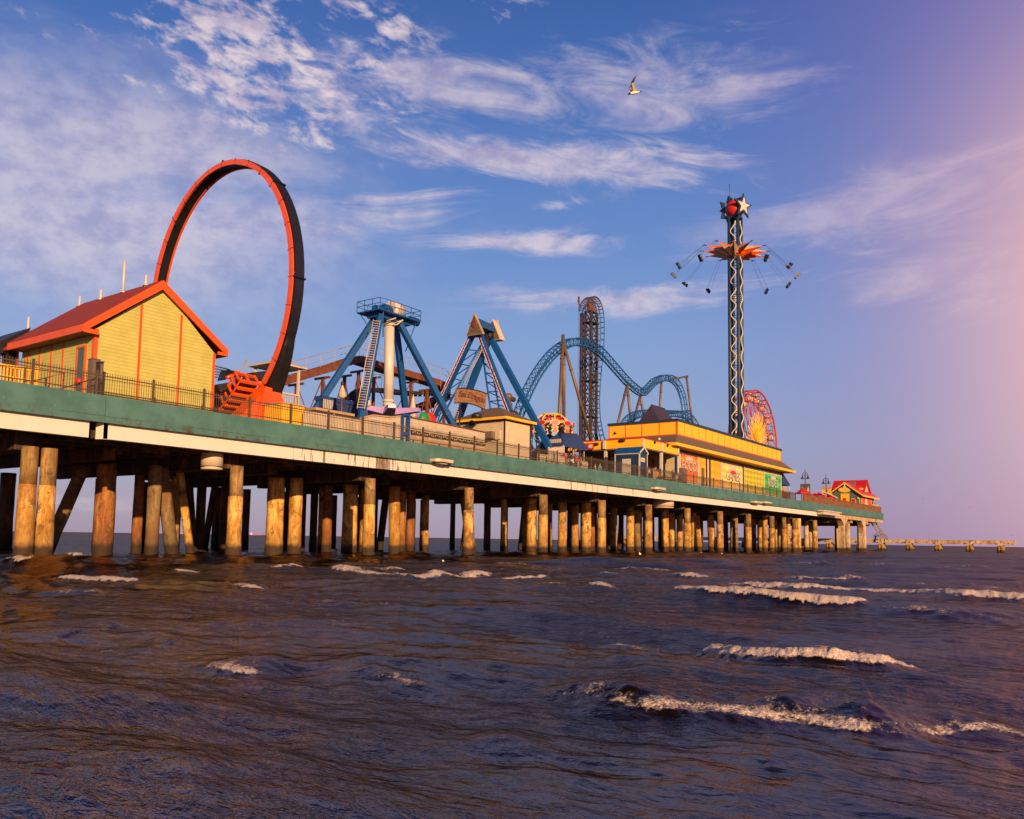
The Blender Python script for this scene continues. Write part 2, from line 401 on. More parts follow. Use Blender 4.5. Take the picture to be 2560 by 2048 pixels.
FOAM = np.zeros_like(X)
n1 = fbm(X*1.7, Y*1.7, 4, 3); n2 = fbm(X*7, Y*7, 4, 31, .6); n3 = fbm(X*15, Y*15, 3, 77, .6); n4 = fbm(X*.9, Y*.9, 3, 91)
for bi, (px, hgt, fo, wd) in enumerate(BREAK):
    if .12 < fo < .7: fo *= 1.55
    if max(q[1] for q in px) < 1530 and fo > .2: hgt *= .9; fo *= 1.15; wd *= .80
    pts = catmull([pz(a, b) for a, b in px])
    xs = np.array([p.x for p in pts]); ys = np.array([p.y for p in pts])
    seg = np.hypot(np.diff(xs), np.diff(ys)); cum = np.concatenate([[0], np.cumsum(seg)]); tot = cum[-1]
    x0, x1, y0, y1 = xs.min()-4*wd, xs.max()+4*wd, ys.min()-4*wd, ys.max()+6*wd
    sel = np.where((X > x0) & (X < x1) & (Y > y0) & (Y < y1) & (RR < 500))
    if len(sel[0]) == 0: continue
    qx, qy = X[sel], Y[sel]
    best = np.full(qx.shape, 1e9); bd = np.zeros(qx.shape); bt = np.zeros(qx.shape)
    for i in range(len(seg)):
        ex, ey = (xs[i+1]-xs[i])/seg[i], (ys[i+1]-ys[i])/seg[i]
        rx, ry = qx-xs[i], qy-ys[i]
        t = np.clip(rx*ex+ry*ey, 0, seg[i]); dx_, dy_ = rx-t*ex, ry-t*ey
        dd = dx_*dx_+dy_*dy_; side = ex*ry-ey*rx
        m = dd < best
        best[m] = dd[m]; bd[m] = np.sign(side[m])*np.sqrt(dd[m]); bt[m] = cum[i]+t[m]
    sgn = 1.0 if (ys[-1]-ys[0])*0+(xs[-1]-xs[0]) > 0 else -1.0
    d = bd*sgn                                    # + seaward of the foot
    u = bt/tot
    end = np.clip(np.minimum(u, 1-u)*tot/(wd*1.6), 0, 1); end = end*end*(3-2*end)
    nn = n1[sel]; ff = n2[sel]; gg = n3[sel]; mm = n4[sel]
    d = d+(nn-.5)*wd*.40+(mm-.5)*wd*.5
    fw2 = wd*(.62 if fo > 1.1 else .45)
    front = np.clip((d+wd*.75)/(wd*1.0), 0, 1); front = front*front*(3-2*front)
    back = np.exp(-np.clip(d-wd*.25, 0, None)**2/(wd*1.3)**2)
    prof = front*back
    lump = (.6+.8*nn)
    H[sel] += hgt*.62*end*prof*lump
    df = d+(ff-.5)*fw2*.7
    fm = np.clip((df+fw2*.55)/(fw2*.20), 0, 1)*np.exp(-np.clip(df, 0, None)**2/(fw2*.45)**2)*np.clip(.75+1.3*(mm-.35), .5, 1.3)
    fm = fm*end*fo
    trail = np.clip((d)/(wd*.3), 0, 1)*np.exp(-np.clip(d-wd*.6, 0, None)/(wd*1.1))*end*fo*.38
    v = np.clip(fm*(.45+1.25*ff)+trail*(ff*1.3-.05), 0, 1.3)
    FOAM[sel] = np.maximum(FOAM[sel], v)
    if fo > .2: H[sel] += np.clip(fm,0,1)*hgt*.16*(gg-.4)+np.clip(fm,0,1)*hgt*.34*(ff-.4)
    FOAM[sel] *= 1.0
# drifting foam streaks left behind by earlier waves
st = fbm(X*.55+3, Y*1.6, 5, 200, .6)
for (cx, cy, rx_, ry_, k) in ((1980,1610,4.2,1.1,.55),(2140,1640,2.2,.6,.7),(940,1600,3.2,1.6,.4),(1400,1460,6,3,.35),(1500,1430,9,4,.3),(120,1600,4,1.2,.35),(2350,1470,8,3,.3)):
    c = pz(cx, cy)
    w = np.exp(-(((X-c.x)/rx_)**2+((Y-c.y)/ry_)**2))
    FOAM = np.maximum(FOAM, np.clip((np.clip(st-.50, 0, 1)*5)*w*k*(n2*1.6), 0, .7))
nr, na = RR.shape
co = np.empty((nr*na, 3), dtype=np.float32)
co[:,0] = X.ravel(); co[:,1] = Y.ravel(); co[:,2] = H.ravel()
idx = np.arange(nr*na).reshape(nr, na)
a = idx[:-1,:]; b = idx[1:,:]
quads = np.stack([a, b, np.roll(b,-1,1), np.roll(a,-1,1)], -1).reshape(-1, 4)
me = bpy.data.meshes.new('water')
me.vertices.add(len(co)); me.vertices.foreach_set('co', co.ravel())
me.loops.add(quads.size); me.loops.foreach_set('vertex_index', quads.ravel().astype(np.int32))
me.polygons.add(len(quads)); me.polygons.foreach_set('loop_start', np.arange(0, quads.size, 4, dtype=np.int32))
me.polygons.foreach_set('use_smooth', np.ones(len(quads), dtype=bool))
me.update(calc_edges=True)
at = me.attributes.new('foam', 'FLOAT', 'POINT'); at.data.foreach_set('value', FOAM.ravel().astype(np.float32))
wm, nt, b = newmat('sea_water')
p = geo(nt)
fa = nt.nodes.new('ShaderNodeAttribute'); fa.attribute_name = 'foam'; foam = N(nt, fa.outputs['Fac'])
fn = noise(nt, p, 11, 3, .7); fn0 = noise(nt, p, 1.7, 4, .7); fn2 = noise(nt, p, 42, 2, .7)
fmask = (foam*1.0+(fn-.5)*1.3+(fn2-.5)*.8+(fn0-.5)*1.5-.36).step(.0, .60)*foam.step(.02,.12)
murk = noise(nt, p, .25, 4, .6)
deep = mixc(nt, murk.step(.35,.65), (.0045,.0026,.0018), (.014,.0065,.003))
c = mixc(nt, fmask, deep, mixc(nt, fn2.step(.35,.65), (.36,.27,.21), (.68,.57,.49)))
nt.links.new(c.k, b.inputs['Base Color'])
b.inputs['Roughness'].default_value = .7; b.inputs['Specular IOR Level'].default_value = 0.0
mpn = nt.nodes.new('ShaderNodeMapping'); nt.links.new(p.k, mpn.inputs[0]); mpn.inputs['Scale'].default_value = (.75, 2.0, 1)
pp = N(nt, mpn.outputs[0])
px_, py_, pz_ = sep(nt, p)
open_ = py_.step(38, 90)
calm = noise(nt, p, .16, 2, .5).step(.38,.62)*.65+.25
rip = (noise(nt, pp, 4.0, 4, .66, .4)*1.6+noise(nt, pp, 15, 2, .6, .3)*.16)*calm+noise(nt, pp, .75, 3, .6)*open_*5.0+fmask*fn2*.5
bump(nt, b, rip, .55, .05)
gl = nt.nodes.new('ShaderNodeBsdfGlossy'); gl.inputs['Roughness'].default_value = .07; gl.inputs['Color'].default_value = (.92,.72,.66,1)
fr = nt.nodes.new('ShaderNodeFresnel'); fr.inputs['IOR'].default_value = 1.22
bn = [n for n in nt.nodes if n.type == 'BUMP'][-1]
nt.links.new(bn.outputs[0], gl.inputs['Normal']); nt.links.new(bn.outputs[0], fr.inputs['Normal'])
mx = nt.nodes.new('ShaderNodeMixShader')
# mirror reflection scaled down to darken the water, none on foam
nt.links.new((N(nt, fr.outputs[0])*(1.0-fmask)*.265).k, mx.inputs[0])
nt.links.new(b.outputs[0], mx.inputs[1]); nt.links.new(gl.outputs[0], mx.inputs[2])
nt.links.new(mx.outputs[0], nt.nodes['Material Output'].inputs['Surface'])
me.materials.append(wm)
wo = bpy.data.objects.new('water', me); COL.objects.link(wo); tag(wo, kind='structure')
wo['label'] = 'choppy brown sea with small foaming breakers'
# ------------------------------------------------------------------ materials for the pier
M = {}
M['teal'] = paint('teal_fascia_paint', (.056,.150,.150), .6, dirt=(.16,.13,.07), dirtamt=.40, var=.22)
def fascia_mat():
    m, nt, b = newmat('teal_fascia_paint'); p = geo(nt); x, y, z = sep(nt, p)
    base = mixc(nt, noise(nt, p, .7, 5, .6).step(.3,.7), (.048,.128,.120), (.074,.180,.168))
    c = mixc(nt, noise(nt, comb(nt, y*.6, z*2.2, x), 3.0, 5, .7).step(.55,.75)*.35, base, (.10,.14,.085))
    c = mixc(nt, noise(nt, comb(nt, y*2.4, z*1.2, 3.0), 2.6, 3, .6).step(.69,.72)*.7, c, (.22,.22,.13))
    low = z.step(8.15, 7.62)*noise(nt, comb(nt, y*1.0, z*.6, 7.0), 1.8, 6, .8).step(.50,.62)
    c = mixc(nt, low*.8, c, (.07,.045,.02))
    st = noise(nt, comb(nt, y*6, z*.3, 1.0), 1.5, 4, .7).step(.62,.76)*.35
    c = mixc(nt, st, c, (.05,.075,.05))
    crk = ((z-7.86-(noise(nt, comb(nt, y*.5, 0.0, 0.0), 1.0, 3, .5)-.5)*.16).abs()).step(.018,.006)*noise(nt, comb(nt, y*.14, 0.0, 2.0), 1.0, 2, .5).step(.48,.54)
    c = mixc(nt, crk*.85, c, (.02,.02,.012))
    nt.links.new(c.k, b.inputs['Base Color']); b.inputs['Roughness'].default_value = .6; b.inputs['Specular IOR Level'].default_value = .3
    bump(nt, b, noise(nt, p, 3, 5, .65), .35, .03); return m
M['teal'] = fascia_mat()
def girder_mat():
    m, nt, b = newmat('cream_girder_paint'); p = geo(nt); x, y, z = sep(nt, p)
    c = mixc(nt, noise(nt, p, 1.2, 4, .6), (.58,.53,.47), (.67,.62,.55))
    st = noise(nt, comb(nt, y*1.15, z*.10, 0.0), 1.6, 5, .72)
    zone = (y.step(34, 38)*y.step(55, 48)).max(y.step(66,70)*y.step(96,88)*.75)
    patch = y.step(45.1,45.25)*y.step(46.8,46.6)
    drip = ((st+zone*.13).step(.66, .70)*(zone*.8+.25)).max(patch*noise(nt, comb(nt, y*4, z*.5, 0.0), 2, 4, .7).step(.30,.50))
    fade = noise(nt, comb(nt, y*7, z*2.0, 2.0), 2.0, 4, .6)
    c = mixc(nt, drip*(fade*.8+.45), c, (.11,.065,.018))
    j = ((y/6.05).frac()-.5).abs().gt(.497)
    c = mixc(nt, j*.6*y.gt(48), c, (.10,.07,.04))
    top = z.step(7.58, 7.66)*noise(nt, comb(nt, y*1.3, z, 5.0), 2.5, 5, .8).step(.5,.62)
    c = mixc(nt, top*.8, c, (.09,.05,.03))
    nt.links.new(c.k, b.inputs['Base Color']); b.inputs['Roughness'].default_value = .6
    bump(nt, b, noise(nt, p, 8, 4, .6), .15, .01)
    return m
M['girder'] = girder_mat()
def concrete(name, a, bcol, wet=True, dark=(.05,.04,.03)):
    m, nt, b = newmat(name); p = geo(nt); x, y, z = sep(nt, p)
    mp = nt.nodes.new('ShaderNodeMapping'); nt.links.new(p.k, mp.inputs[0]); mp.inputs['Scale'].default_value = (1.2,1.2,.35)
    n1 = noise(nt, N(nt, mp.outputs[0]), 2.1, 7, .68, .3)
    c = mixc(nt, n1.step(.40,.60), a, bcol)
    n2 = noise(nt, p, .8, 6, .7, .6)
    c = mixc(nt, n2.step(.53,.60)*.75, c, dark)
    n5 = noise(nt, p, 4.5, 5, .75)
    c = mixc(nt, n5.step(.52,.66)*.55, c, tuple(k*.45 for k in a))
    mp2 = nt.nodes.new('ShaderNodeMapping'); nt.links.new(p.k, mp2.inputs[0]); mp2.inputs['Scale'].default_value = (7,7,.5)
    n3 = noise(nt, N(nt, mp2.outputs[0]), 1.0, 5, .7)
    c = mixc(nt, n3.step(.54,.64)*.75, c, (.20,.06,.012))
    oi = nt.nodes.new('ShaderNodeObjectInfo'); rnd = N(nt, oi.outputs['Random'])
    c = mixc(nt, rnd.step(.35,1.0)*.32, c, tuple(k*.42 for k in a))
    big = noise(nt, comb(nt, x+rnd*40.0, y, z*.35), .9, 3, .6)
    c = mixc(nt, big.step(.54,.60)*.5, c, (.22,.075,.012))
    if wet:
        edge = noise(nt, p, 2.5, 4, .6)
        c = mixc(nt, (z+(edge-.5)*.8).step(2.6, .9)*.6, c, tuple(k*.5 for k in a))
        c = mixc(nt, (z+(edge-.5)*.5).step(1.0, .55)*.95, c, (.022,.012,.006))
    nt.links.new(c.k, b.inputs['Base Color']); b.inputs['Roughness'].default_value = .85
    bump(nt, b, noise(nt, p, 7, 5, .7), .45, .03)
    return m
M['pile'] = concrete('weathered_pile_concrete', (.38,.185,.026), (.70,.44,.13))
M['pile_rust'] = concrete('rust_stained_pile', (.20,.065,.015), (.36,.17,.05))
M['pile_grey'] = concrete('grey_pile_concrete', (.16,.11,.05), (.30,.21,.10))
M['pile_dark'] = concrete('shade_dark_pile', (.030,.018,.010), (.075,.045,.02))  # rear piles coloured near black to stand in for shade under the pier
M['pile_new'] = concrete('pale_column_concrete', (.42,.30,.17), (.54,.43,.28), dark=(.24,.15,.07))
M['pile_top'] = concrete('stained_pile_collar', (.20,.115,.035), (.36,.24,.09), wet=False)
M['under'] = concrete('shade_dark_soffit', (.022,.016,.012), (.045,.033,.024), wet=False, dark=(.02,.015,.012))  # stringers and caps coloured near black to deepen the shade below the deck
M['deck'] = paint('deck_boards', (.15,.11,.07), .8, dirtamt=.2)
M['cream'] = paint('cream_paint', (.52,.43,.31), .5, var=.1, dirtamt=.15)
M['jetty'] = concrete('jetty_concrete', (.52,.36,.20), (.64,.48,.29))
# ------------------------------------------------------------------ the pier
pier = thing('pier', 'long pleasure pier with a teal edge band and cream girder on concrete piles', 'pier', W(100, 13, 0))
b = MB(); b.box(-30, 214, .02, 26, 8.55, 8.95); part('deck', b, M['deck'], pier)
b = MB()
sj = [-30, 24.05, 60, 96, 132, 168, 214]
for a0, a1 in zip(sj, sj[1:]): b.box(a0+.012, a1-.012, -.14, .02, 7.58, 9.0)
b.box(-30, 214, -.20, .02, 7.50, 7.60)
b.box(213.9, 214.08, .02, 26, 7.58, 9.0)
part('fascia', b, M['teal'], pier)
b = MB()
b.box(-30, 23.35, .12, .55, 6.62, 7.50)
for k, (a0, a1) in enumerate([(24.15, 60), (60.02, 98), (98.02, 132), (132.02, 172)]): b.box(a0, a1, .12, .55, 6.64+.004*k, 7.50)
b.hexa([W(23.95,.55,6.62),W(24.15,.12,6.62),W(24.4,.12,6.62),W(24.4,.55,6.62),W(23.95,.55,7.50),W(24.15,.12,7.50),W(24.4,.12,7.50),W(24.4,.55,7.50)])
part('girder', b, M['girder'], pier)
# newer end bay: deeper girder with haunches flowing into the columns
b = MB()
b.box(172.02, 214, .08, .55, 6.66, 7.52)
def haunch(b, sc, hw=4.6, top=6.70, low=5.2, cw=.55):
    n = 10; right = []; left = []
    for k in range(n+1):
        t = k/n; ss = cw+(hw-cw)*t; z = low+(top-low)*(1-(1-t)**2.6)
        right.append((sc+ss, z)); left.append((sc-ss*.8, z))
    poly = [(sc+hw, top+.02)]+right[::-1][1:]+[(sc+cw,0.-.5),(sc-cw,-.5)]+left[:-1]+[(sc-hw*.8, top+.02)]
    b.prism_v(poly, .14, 1.2)
for sc in (179.5, 196.0): haunch(b, sc)
b.box(213.5, 214, .55, 26, 6.66, 7.52)
part('end_girder', b, M['pile_new'], pier)
b = MB()
b.box(-30, 213, .6, 25.8, 7.55, 7.75)
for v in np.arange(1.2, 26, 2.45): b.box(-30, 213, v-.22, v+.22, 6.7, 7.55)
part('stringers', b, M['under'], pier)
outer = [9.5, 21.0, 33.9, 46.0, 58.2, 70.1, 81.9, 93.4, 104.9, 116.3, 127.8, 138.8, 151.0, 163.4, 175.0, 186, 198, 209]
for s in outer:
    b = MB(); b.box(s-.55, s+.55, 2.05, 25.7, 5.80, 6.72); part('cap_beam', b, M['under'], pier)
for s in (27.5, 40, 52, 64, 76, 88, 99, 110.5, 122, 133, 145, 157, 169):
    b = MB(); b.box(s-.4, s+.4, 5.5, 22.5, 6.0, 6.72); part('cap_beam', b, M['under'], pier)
# piles: (s, v, radius, lean along s, lean into pier, material, collar)
piles = []
for s in outer[:14]:
    piles.append((s, 1.5, .46 if s < 60 else .5, 0, 0, 'pile', 1))
piles += [(22.0, 1.5, .45, 0, 0, 'pile', 1), (145.2, 1.5, .42, 0,0,'pile',1), (151.0+2.4, 1.5,.42,0,0,'pile',0)]
lit = [(29.3,9.0,.62,0,'pile_rust'),(28.6,12.8,.42,-2.2,'pile_grey'),(34.5,13.9,.36,0,'pile_rust'),(31.6,7.1,.43,0,'pile_grey'),
 (33.4,8.4,.45,1.1,'pile_grey'),(38.5,15.5,.40,0,'pile'),(36.5,11.0,.3,1.2,'pile'),(42.8,8.6,.68,0,'pile'),(43.8,7.4,.52,0,'pile'),
 (53.2,14.8,.42,0,'pile'),(51.6,12.4,.43,0,'pile_rust'),(51.3,9.2,.66,0,'pile'),(56.0,12.3,.36,0,'pile'),(55.0,7.4,.52,.2,'pile'),
 (58.5,9.8,.40,0,'pile_rust'),(61.8,11.7,.46,0,'pile_rust'),(68.0,15.3,.42,0,'pile'),(65.0,6.8,.44,.8,'pile_grey'),(68.0,9.5,.42,1.6,'pile_rust'),
 (77.0,11.4,.36,0,'pile'),(76.7,7.4,.55,0,'pile'),(78.4,9.2,.45,0,'pile'),(85.5,11.0,.42,0,'pile_grey'),(82.6,7.1,.5,0,'pile'),
 (92.3,11.3,.48,0,'pile'),(87.5,6.8,.6,0,'pile'),(97.5,11.8,.38,0,'pile_rust'),(102.2,11.1,.46,0,'pile'),(99.0,6.9,.52,0,'pile'),
 (113.5,13.0,.44,0,'pile'),(109.5,6.9,.52,0,'pile'),(126.4,12.3,.5,0,'pile'),(119.5,7.0,.45,0,'pile'),(130.0,10.7,.45,1.1,'pile'),(132.1,9.3,.6,.7,'pile'),
 (130.7,4.7,.45,0,'pile_grey'),(136.1,4.7,.48,0,'pile'),(152.4,9.4,.45,0,'pile'),(151.9,8.1,.45,0,'pile'),(143.9,4.4,.45,0,'pile'),(148.9,4.9,.4,0,'pile'),
 (121.5,11.5,.5,0,'pile'),(141.0,9.0,.5,0,'pile'),(160,5.5,.45,0,'pile'),(163,9,.45,0,'pile'),(88.0,12.5,.45,0,'pile'),(106,9.5,.45,.6,'pile_grey')]
for s, v, r, ls, mt in lit: piles.append((s, v, r, ls, 0, mt, 0))
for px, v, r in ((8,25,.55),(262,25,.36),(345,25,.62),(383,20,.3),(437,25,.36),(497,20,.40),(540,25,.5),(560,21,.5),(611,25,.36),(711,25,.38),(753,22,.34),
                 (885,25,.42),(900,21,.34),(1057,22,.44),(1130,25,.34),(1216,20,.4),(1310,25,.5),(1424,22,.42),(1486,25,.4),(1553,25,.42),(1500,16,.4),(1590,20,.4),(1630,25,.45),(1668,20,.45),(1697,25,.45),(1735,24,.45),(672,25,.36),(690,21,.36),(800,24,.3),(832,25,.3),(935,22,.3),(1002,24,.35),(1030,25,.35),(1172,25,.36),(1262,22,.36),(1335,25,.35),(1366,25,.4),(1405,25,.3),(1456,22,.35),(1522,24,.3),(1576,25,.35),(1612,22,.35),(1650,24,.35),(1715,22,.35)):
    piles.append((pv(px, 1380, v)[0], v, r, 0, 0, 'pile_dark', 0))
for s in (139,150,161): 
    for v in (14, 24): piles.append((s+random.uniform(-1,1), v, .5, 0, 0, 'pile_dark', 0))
def make_pile(i, s, v, r, ls, lv, mt, collar, into=None):
    b = into or MB(); pts = []; rr = []
    zt = 6.0
    for k in range(15):
        z = -1.2+(zt+1.2)*k/14.0
        t = (z-0)/zt
        q = W(s+ls*(.5-t), v+lv*(.5-t), z)
        n_ = mnoise.noise(Vector((s*.7, v*.9, z*.8)))
        pts.append(q); rr.append(r*(1+.07*n_)*(1.05 if z < 1.0 else 1.0))
    if collar:
        b.tube(pts[:11], rr[:11], 14)
        zc = pts[10].z
        jig = mnoise.noise(Vector((s, 2, 9)))*.25
        b.mi = 1; b.tube([W(s+.04*r, v, zc+jig), W(s+.04*r, v+.02, 5.95)], [r*.94, r*.9], 14)
        b.mi = 0; b.tube([pts[10], W(s, v, zc+jig+.02)], [rr[10], r*.9], 14)
    else: b.tube(pts, rr, 12)
    if not into: part('pile', b, [M[mt], M['pile_top']], pier)
# the rearmost dark piles past the hundred most visible ones are one mass
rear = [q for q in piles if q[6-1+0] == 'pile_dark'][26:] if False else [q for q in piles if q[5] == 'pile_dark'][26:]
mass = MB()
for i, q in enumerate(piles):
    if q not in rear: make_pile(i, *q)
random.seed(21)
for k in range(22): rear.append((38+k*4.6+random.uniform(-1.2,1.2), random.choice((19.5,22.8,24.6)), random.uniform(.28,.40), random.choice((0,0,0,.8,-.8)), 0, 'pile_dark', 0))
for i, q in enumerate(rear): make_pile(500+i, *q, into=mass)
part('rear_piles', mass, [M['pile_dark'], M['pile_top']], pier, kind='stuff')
print('front piles', len(piles)-len([q for q in piles if q in rear]))
# tapering columns of the end bay
for s, v, r in ((187.5,1.6,.62),(190.5,4.5,.5),(201.5,1.6,.62),(205.5,8,.6),(203,2.8,.5),(171.5,5.5,.5),(175.5,12,.45),(183,8,.5),(181,14,.5)):
    b = MB(); b.tube([W(s,v,-1), W(s,v,1.2), W(s,v,6.0)], [r, r, r*.9], 16); part('column', b, M['pile_new'], pier)
for s, v in ((187.5,1.6),(201.5,1.6),(183,8)):
    b = MB(); b.box(s-.5, s+.5, .6, 24, 6.0, 6.70); part('cap_beam', b, M['pile_new'], pier)
print('piles', len(piles))
# lamps and boxes fixed to the girder
def slab_fixture(px, py, w, name='bracket_lamp', big=False):
    s, z = pv(px, py, -.6); b = MB()
    pl = [(s-w/2, -.15), (s-w/2, -.75), (s-w*.38, -1.0), (s+w*.38, -1.0), (s+w/2, -.75), (s+w/2, -.15)]
    b.prism_z(pl, z-.11, z+.13)
    b.prism_z([(s-w*.25,-.12),(s-w*.2,-.7),(s+w*.2,-.7),(s+w*.25,-.12)], z-.24, z-.112)
    part(name, b, M['cream'], pier)
slab_fixture(1108, 1153, 2.2); slab_fixture(1648, 1222, 2.6); slab_fixture(1893, 1256, 3.2); slab_fixture(1918, 1257, 2.8)
s, z = pv(2072, 1281, -.6); b = MB(); b.box(s-5.5, s+6.0, -1.1, .0, z-.55, z+.0); b.box(s-6.0, s+6.6, -1.3, .0, z+.003, z+.22); part('landing_box', b, M['cream'], pier)
def drum(px0, px1, py0, py1, v=1.4):
    s0, z0 = pv(px0, py1, v); s1, z1 = pv(px1, py0, v); c = (s0+s1)/2; r = (s1-s0)/2*.86
    b = MB(); b.lathe(W(c, v+r*.4, z0+.22), [(r, 0), (r, z1-z0-.3), (r*.93, z1-z0-.22)], 20)
    b.lathe(W(c, v+r*.4, z0+.0), [(r*.98, 0), (r*.98, .13)], 20)
    b.lathe(W(c, v+r*.4, z0+.1), [(r*.8, 0), (r*.8, .2)], 12)
    b.tube([W(c, v+r*.4, z1-.3), W(c, v+r*.4, 6.75)], .12, 8)
    part('drum_housing', b, M['cream'], pier)
drum(508, 564, 1135, 1172); drum(1655, 1681, 1251, 1269)
# ------------------------------------------------------------------ paints
M['fence'] = paint('bronze_fence_paint', (.085,.055,.03), .5, var=.2, dirtamt=.1, streak=False)
M['wood'] = paint('stained_fence_wood', (.20,.085,.03), .8, var=.4, dirtamt=.4)
M['orange'] = paint('orange_trim_paint', (.62,.085,.004), .5, var=.12, dirtamt=.15)
M['ride_orange'] = paint('ride_orange_enamel', (.66,.085,.008), .32, var=.10, dirtamt=.12)
M['black'] = paint('black_enamel', (.010,.009,.010), .45, var=.3, dirt=(.03,.02,.02), dirtamt=.3)
M['dark'] = paint('dark_metal', (.022,.018,.018), .5, var=.3, dirtamt=.2)
M['blue'] = paint('ride_blue_enamel', (.001,.068,.25), .5, var=.15, dirt=(.05,.08,.09), dirtamt=.3)
M['trackblue'] = paint('track_blue_paint', (.003,.082,.27), .5, var=.2, dirt=(.03,.05,.07), dirtamt=.3)
M['awning'] = paint('navy_canvas', (.012,.04,.15), .8, var=.12, dirtamt=.1)
M['navy'] = paint('navy_paint', (.012,.035,.075), .5, var=.15, dirtamt=.15)
M['white'] = paint('white_paint', (.52,.48,.43), .45, var=.08, dirtamt=.22, dirt=(.35,.2,.08))
M['bronze'] = paint('bronze_support_paint', (.13,.08,.042), .45, var=.2, dirtamt=.25)
M['brown'] = paint('brown_steel_paint', (.15,.045,.018), .6, var=.3, dirtamt=.4)
M['red'] = paint('red_paint', (.50,.018,.012), .45, var=.12, dirtamt=.12)
M['pink'] = paint('pink_lamp_strip', (.55,.25,.45), .5, var=.1, dirtamt=.1)
M['lilac'] = paint('lilac_fibreglass', (.38,.26,.55), .4, var=.08, dirtamt=.1)
M['yellow'] = paint('golden_yellow_paint', (.84,.45,.012), .5, var=.08, dirtamt=.12)
M['slate'] = paint('brown_shingles', (.13,.085,.06), .9, var=.35, scale=6, dirtamt=.2)
M['grey'] = paint('grey_cabinet', (.14,.10,.075), .5, var=.1, dirtamt=.2)
M['teal2'] = paint('teal_door_paint', (.045,.12,.10), .5, var=.1, dirtamt=.1)
M['green'] = paint('green_paint', (.02,.22,.05), .5, var=.1, dirtamt=.1)
M['tan'] = paint('tan_panel', (.40,.27,.14), .7, var=.15, dirtamt=.2)
M['skyblue'] = paint('light_blue_paint', (.08,.28,.48), .5, var=.1, dirtamt=.1)
M['rose'] = paint('rose_metal', (.42,.05,.05), .5, var=.15, dirtamt=.1)
def lap(name, col, step=.2, axis=2, rough=.6, dirtamt=.12, amp=.9, joint=.55):
    """lapped boards: the saw-tooth is in the bump, joints are darker lines"""
    m, nt, b = newmat(name); p = geo(nt); xyz = sep(nt, p); z = xyz[axis]
    fr = (z/step).frac()
    c = mixc(nt, noise(nt, p, 1.2, 5, .6).step(.3,.7), tuple(k*.90 for k in col), tuple(min(1,k*1.06) for k in col))
    row = noise(nt, comb(nt, 0.0, 0.0, (z/step)-(fr)), 7.3, 1, .5)
    c = mixc(nt, row.step(.3,.7)*.20, c, tuple(k*.7 for k in col))
    c = mixc(nt, fr.step(.12, .0)*joint, c, tuple(k*.35 for k in col))  # narrow darker line at each joint
    mp = nt.nodes.new('ShaderNodeMapping'); nt.links.new(p.k, mp.inputs[0]); mp.inputs['Scale'].default_value = (5,5,.4)
    c = mixc(nt, noise(nt, N(nt, mp.outputs[0]), 1.3, 5, .65).step(.58,.78)*dirtamt, c, tuple(k*.45 for k in col))
    nt.links.new(c.k, b.inputs['Base Color']); b.inputs['Roughness'].default_value = rough
    bump(nt, b, fr*-1.0, amp, .03)
    return m
M['lime'] = lap('lime_clapboard', (.47,.43,.105), .215)
M['creamlap'] = lap('cream_clapboard', (.56,.46,.30), .2, amp=.6, joint=.3)
M['greenlap'] = lap('sage_clapboard', (.085,.13,.085), .3)
M['shingle'] = lap('red_roof_shingles', (.24,.018,.010), .16, rough=.95, joint=.4, amp=.4)
M['redmetal'] = lap('red_metal_roof', (.52,.015,.015), .5, axis=1, rough=.4, joint=.3, amp=.3)
M['signwood'] = paint('weathered_sign_planks', (.24,.125,.055), .8, var=.4, scale=3, dirtamt=.4)
def PS(px, py, s):
    v, z = ps(px, py, s); return W(s, v, z)
def xtr(a, b, z):                         # the point of line a-b at height z
    t = (z-a.z)/(b.z-a.z); return a+(b-a)*t
def ladder(mb, p, q, w, n, r=.05, side=None):
    d = (q-p).normalized(); side = side or d.cross(Vector((1,0,0))).normalized()
    a = side*w/2
    mb.tube([p-a, q-a], r, 6); mb.tube([p+a, q+a], r, 6)
    for k in range(n):
        c = p+(q-p)*((k+.5)/n); mb.tube([c-a, c+a], r*.75, 5)
def zig(mb, a0, a1, b0, b1, n, r):
    for k in range(n):
        p = a0+(a1-a0)*(k/n); q = b0+(b1-b0)*((k+.5)/n); p2 = a0+(a1-a0)*((k+1)/n)
        mb.tube([p, q], r, 5, caps=False); mb.tube([q, p2], r, 5, caps=False)
def textpart(txt, s0, s1, z0, z1, v, parent, mat_, name='lettering', ext=.03, offs=.0, shear=0, skew=None):
    cu = bpy.data.curves.new('t', 'FONT'); cu.body = txt; cu.extrude = .02; cu.offset = offs; cu.shear = shear; cu.resolution_u = 3
    to = bpy.data.objects.new('t', cu); COL.objects.link(to)
    dg = bpy.context.evaluated_depsgraph_get(); dg.update()
    me = bpy.data.meshes.new_from_object(to.evaluated_get(dg)); bpy.data.objects.remove(to); me.name = name
    xs = [q.co.x for q in me.vertices]; ys = [q.co.y for q in me.vertices]
    x0, x1, y0, y1 = min(xs), max(xs), min(ys), max(ys); org = rootloc(parent)
    for q in me.vertices:
        u = (q.co.x-x0)/(x1-x0); w_ = (q.co.y-y0)/(y1-y0)
        s = s0+(s1-s0)*u; z = z0+(z1-z0)*w_
        vv = v-(ext if q.co.z > 0 else 0)
        if skew: s, z, vv = skew(u, w_, s, z, vv)
        q.co = W(s, vv, z)-org
    me.materials.append(mat_); me.update()
    o = bpy.data.objects.new(name, me); COL.objects.link(o); o.parent = parent
    return o
DK = 8.95
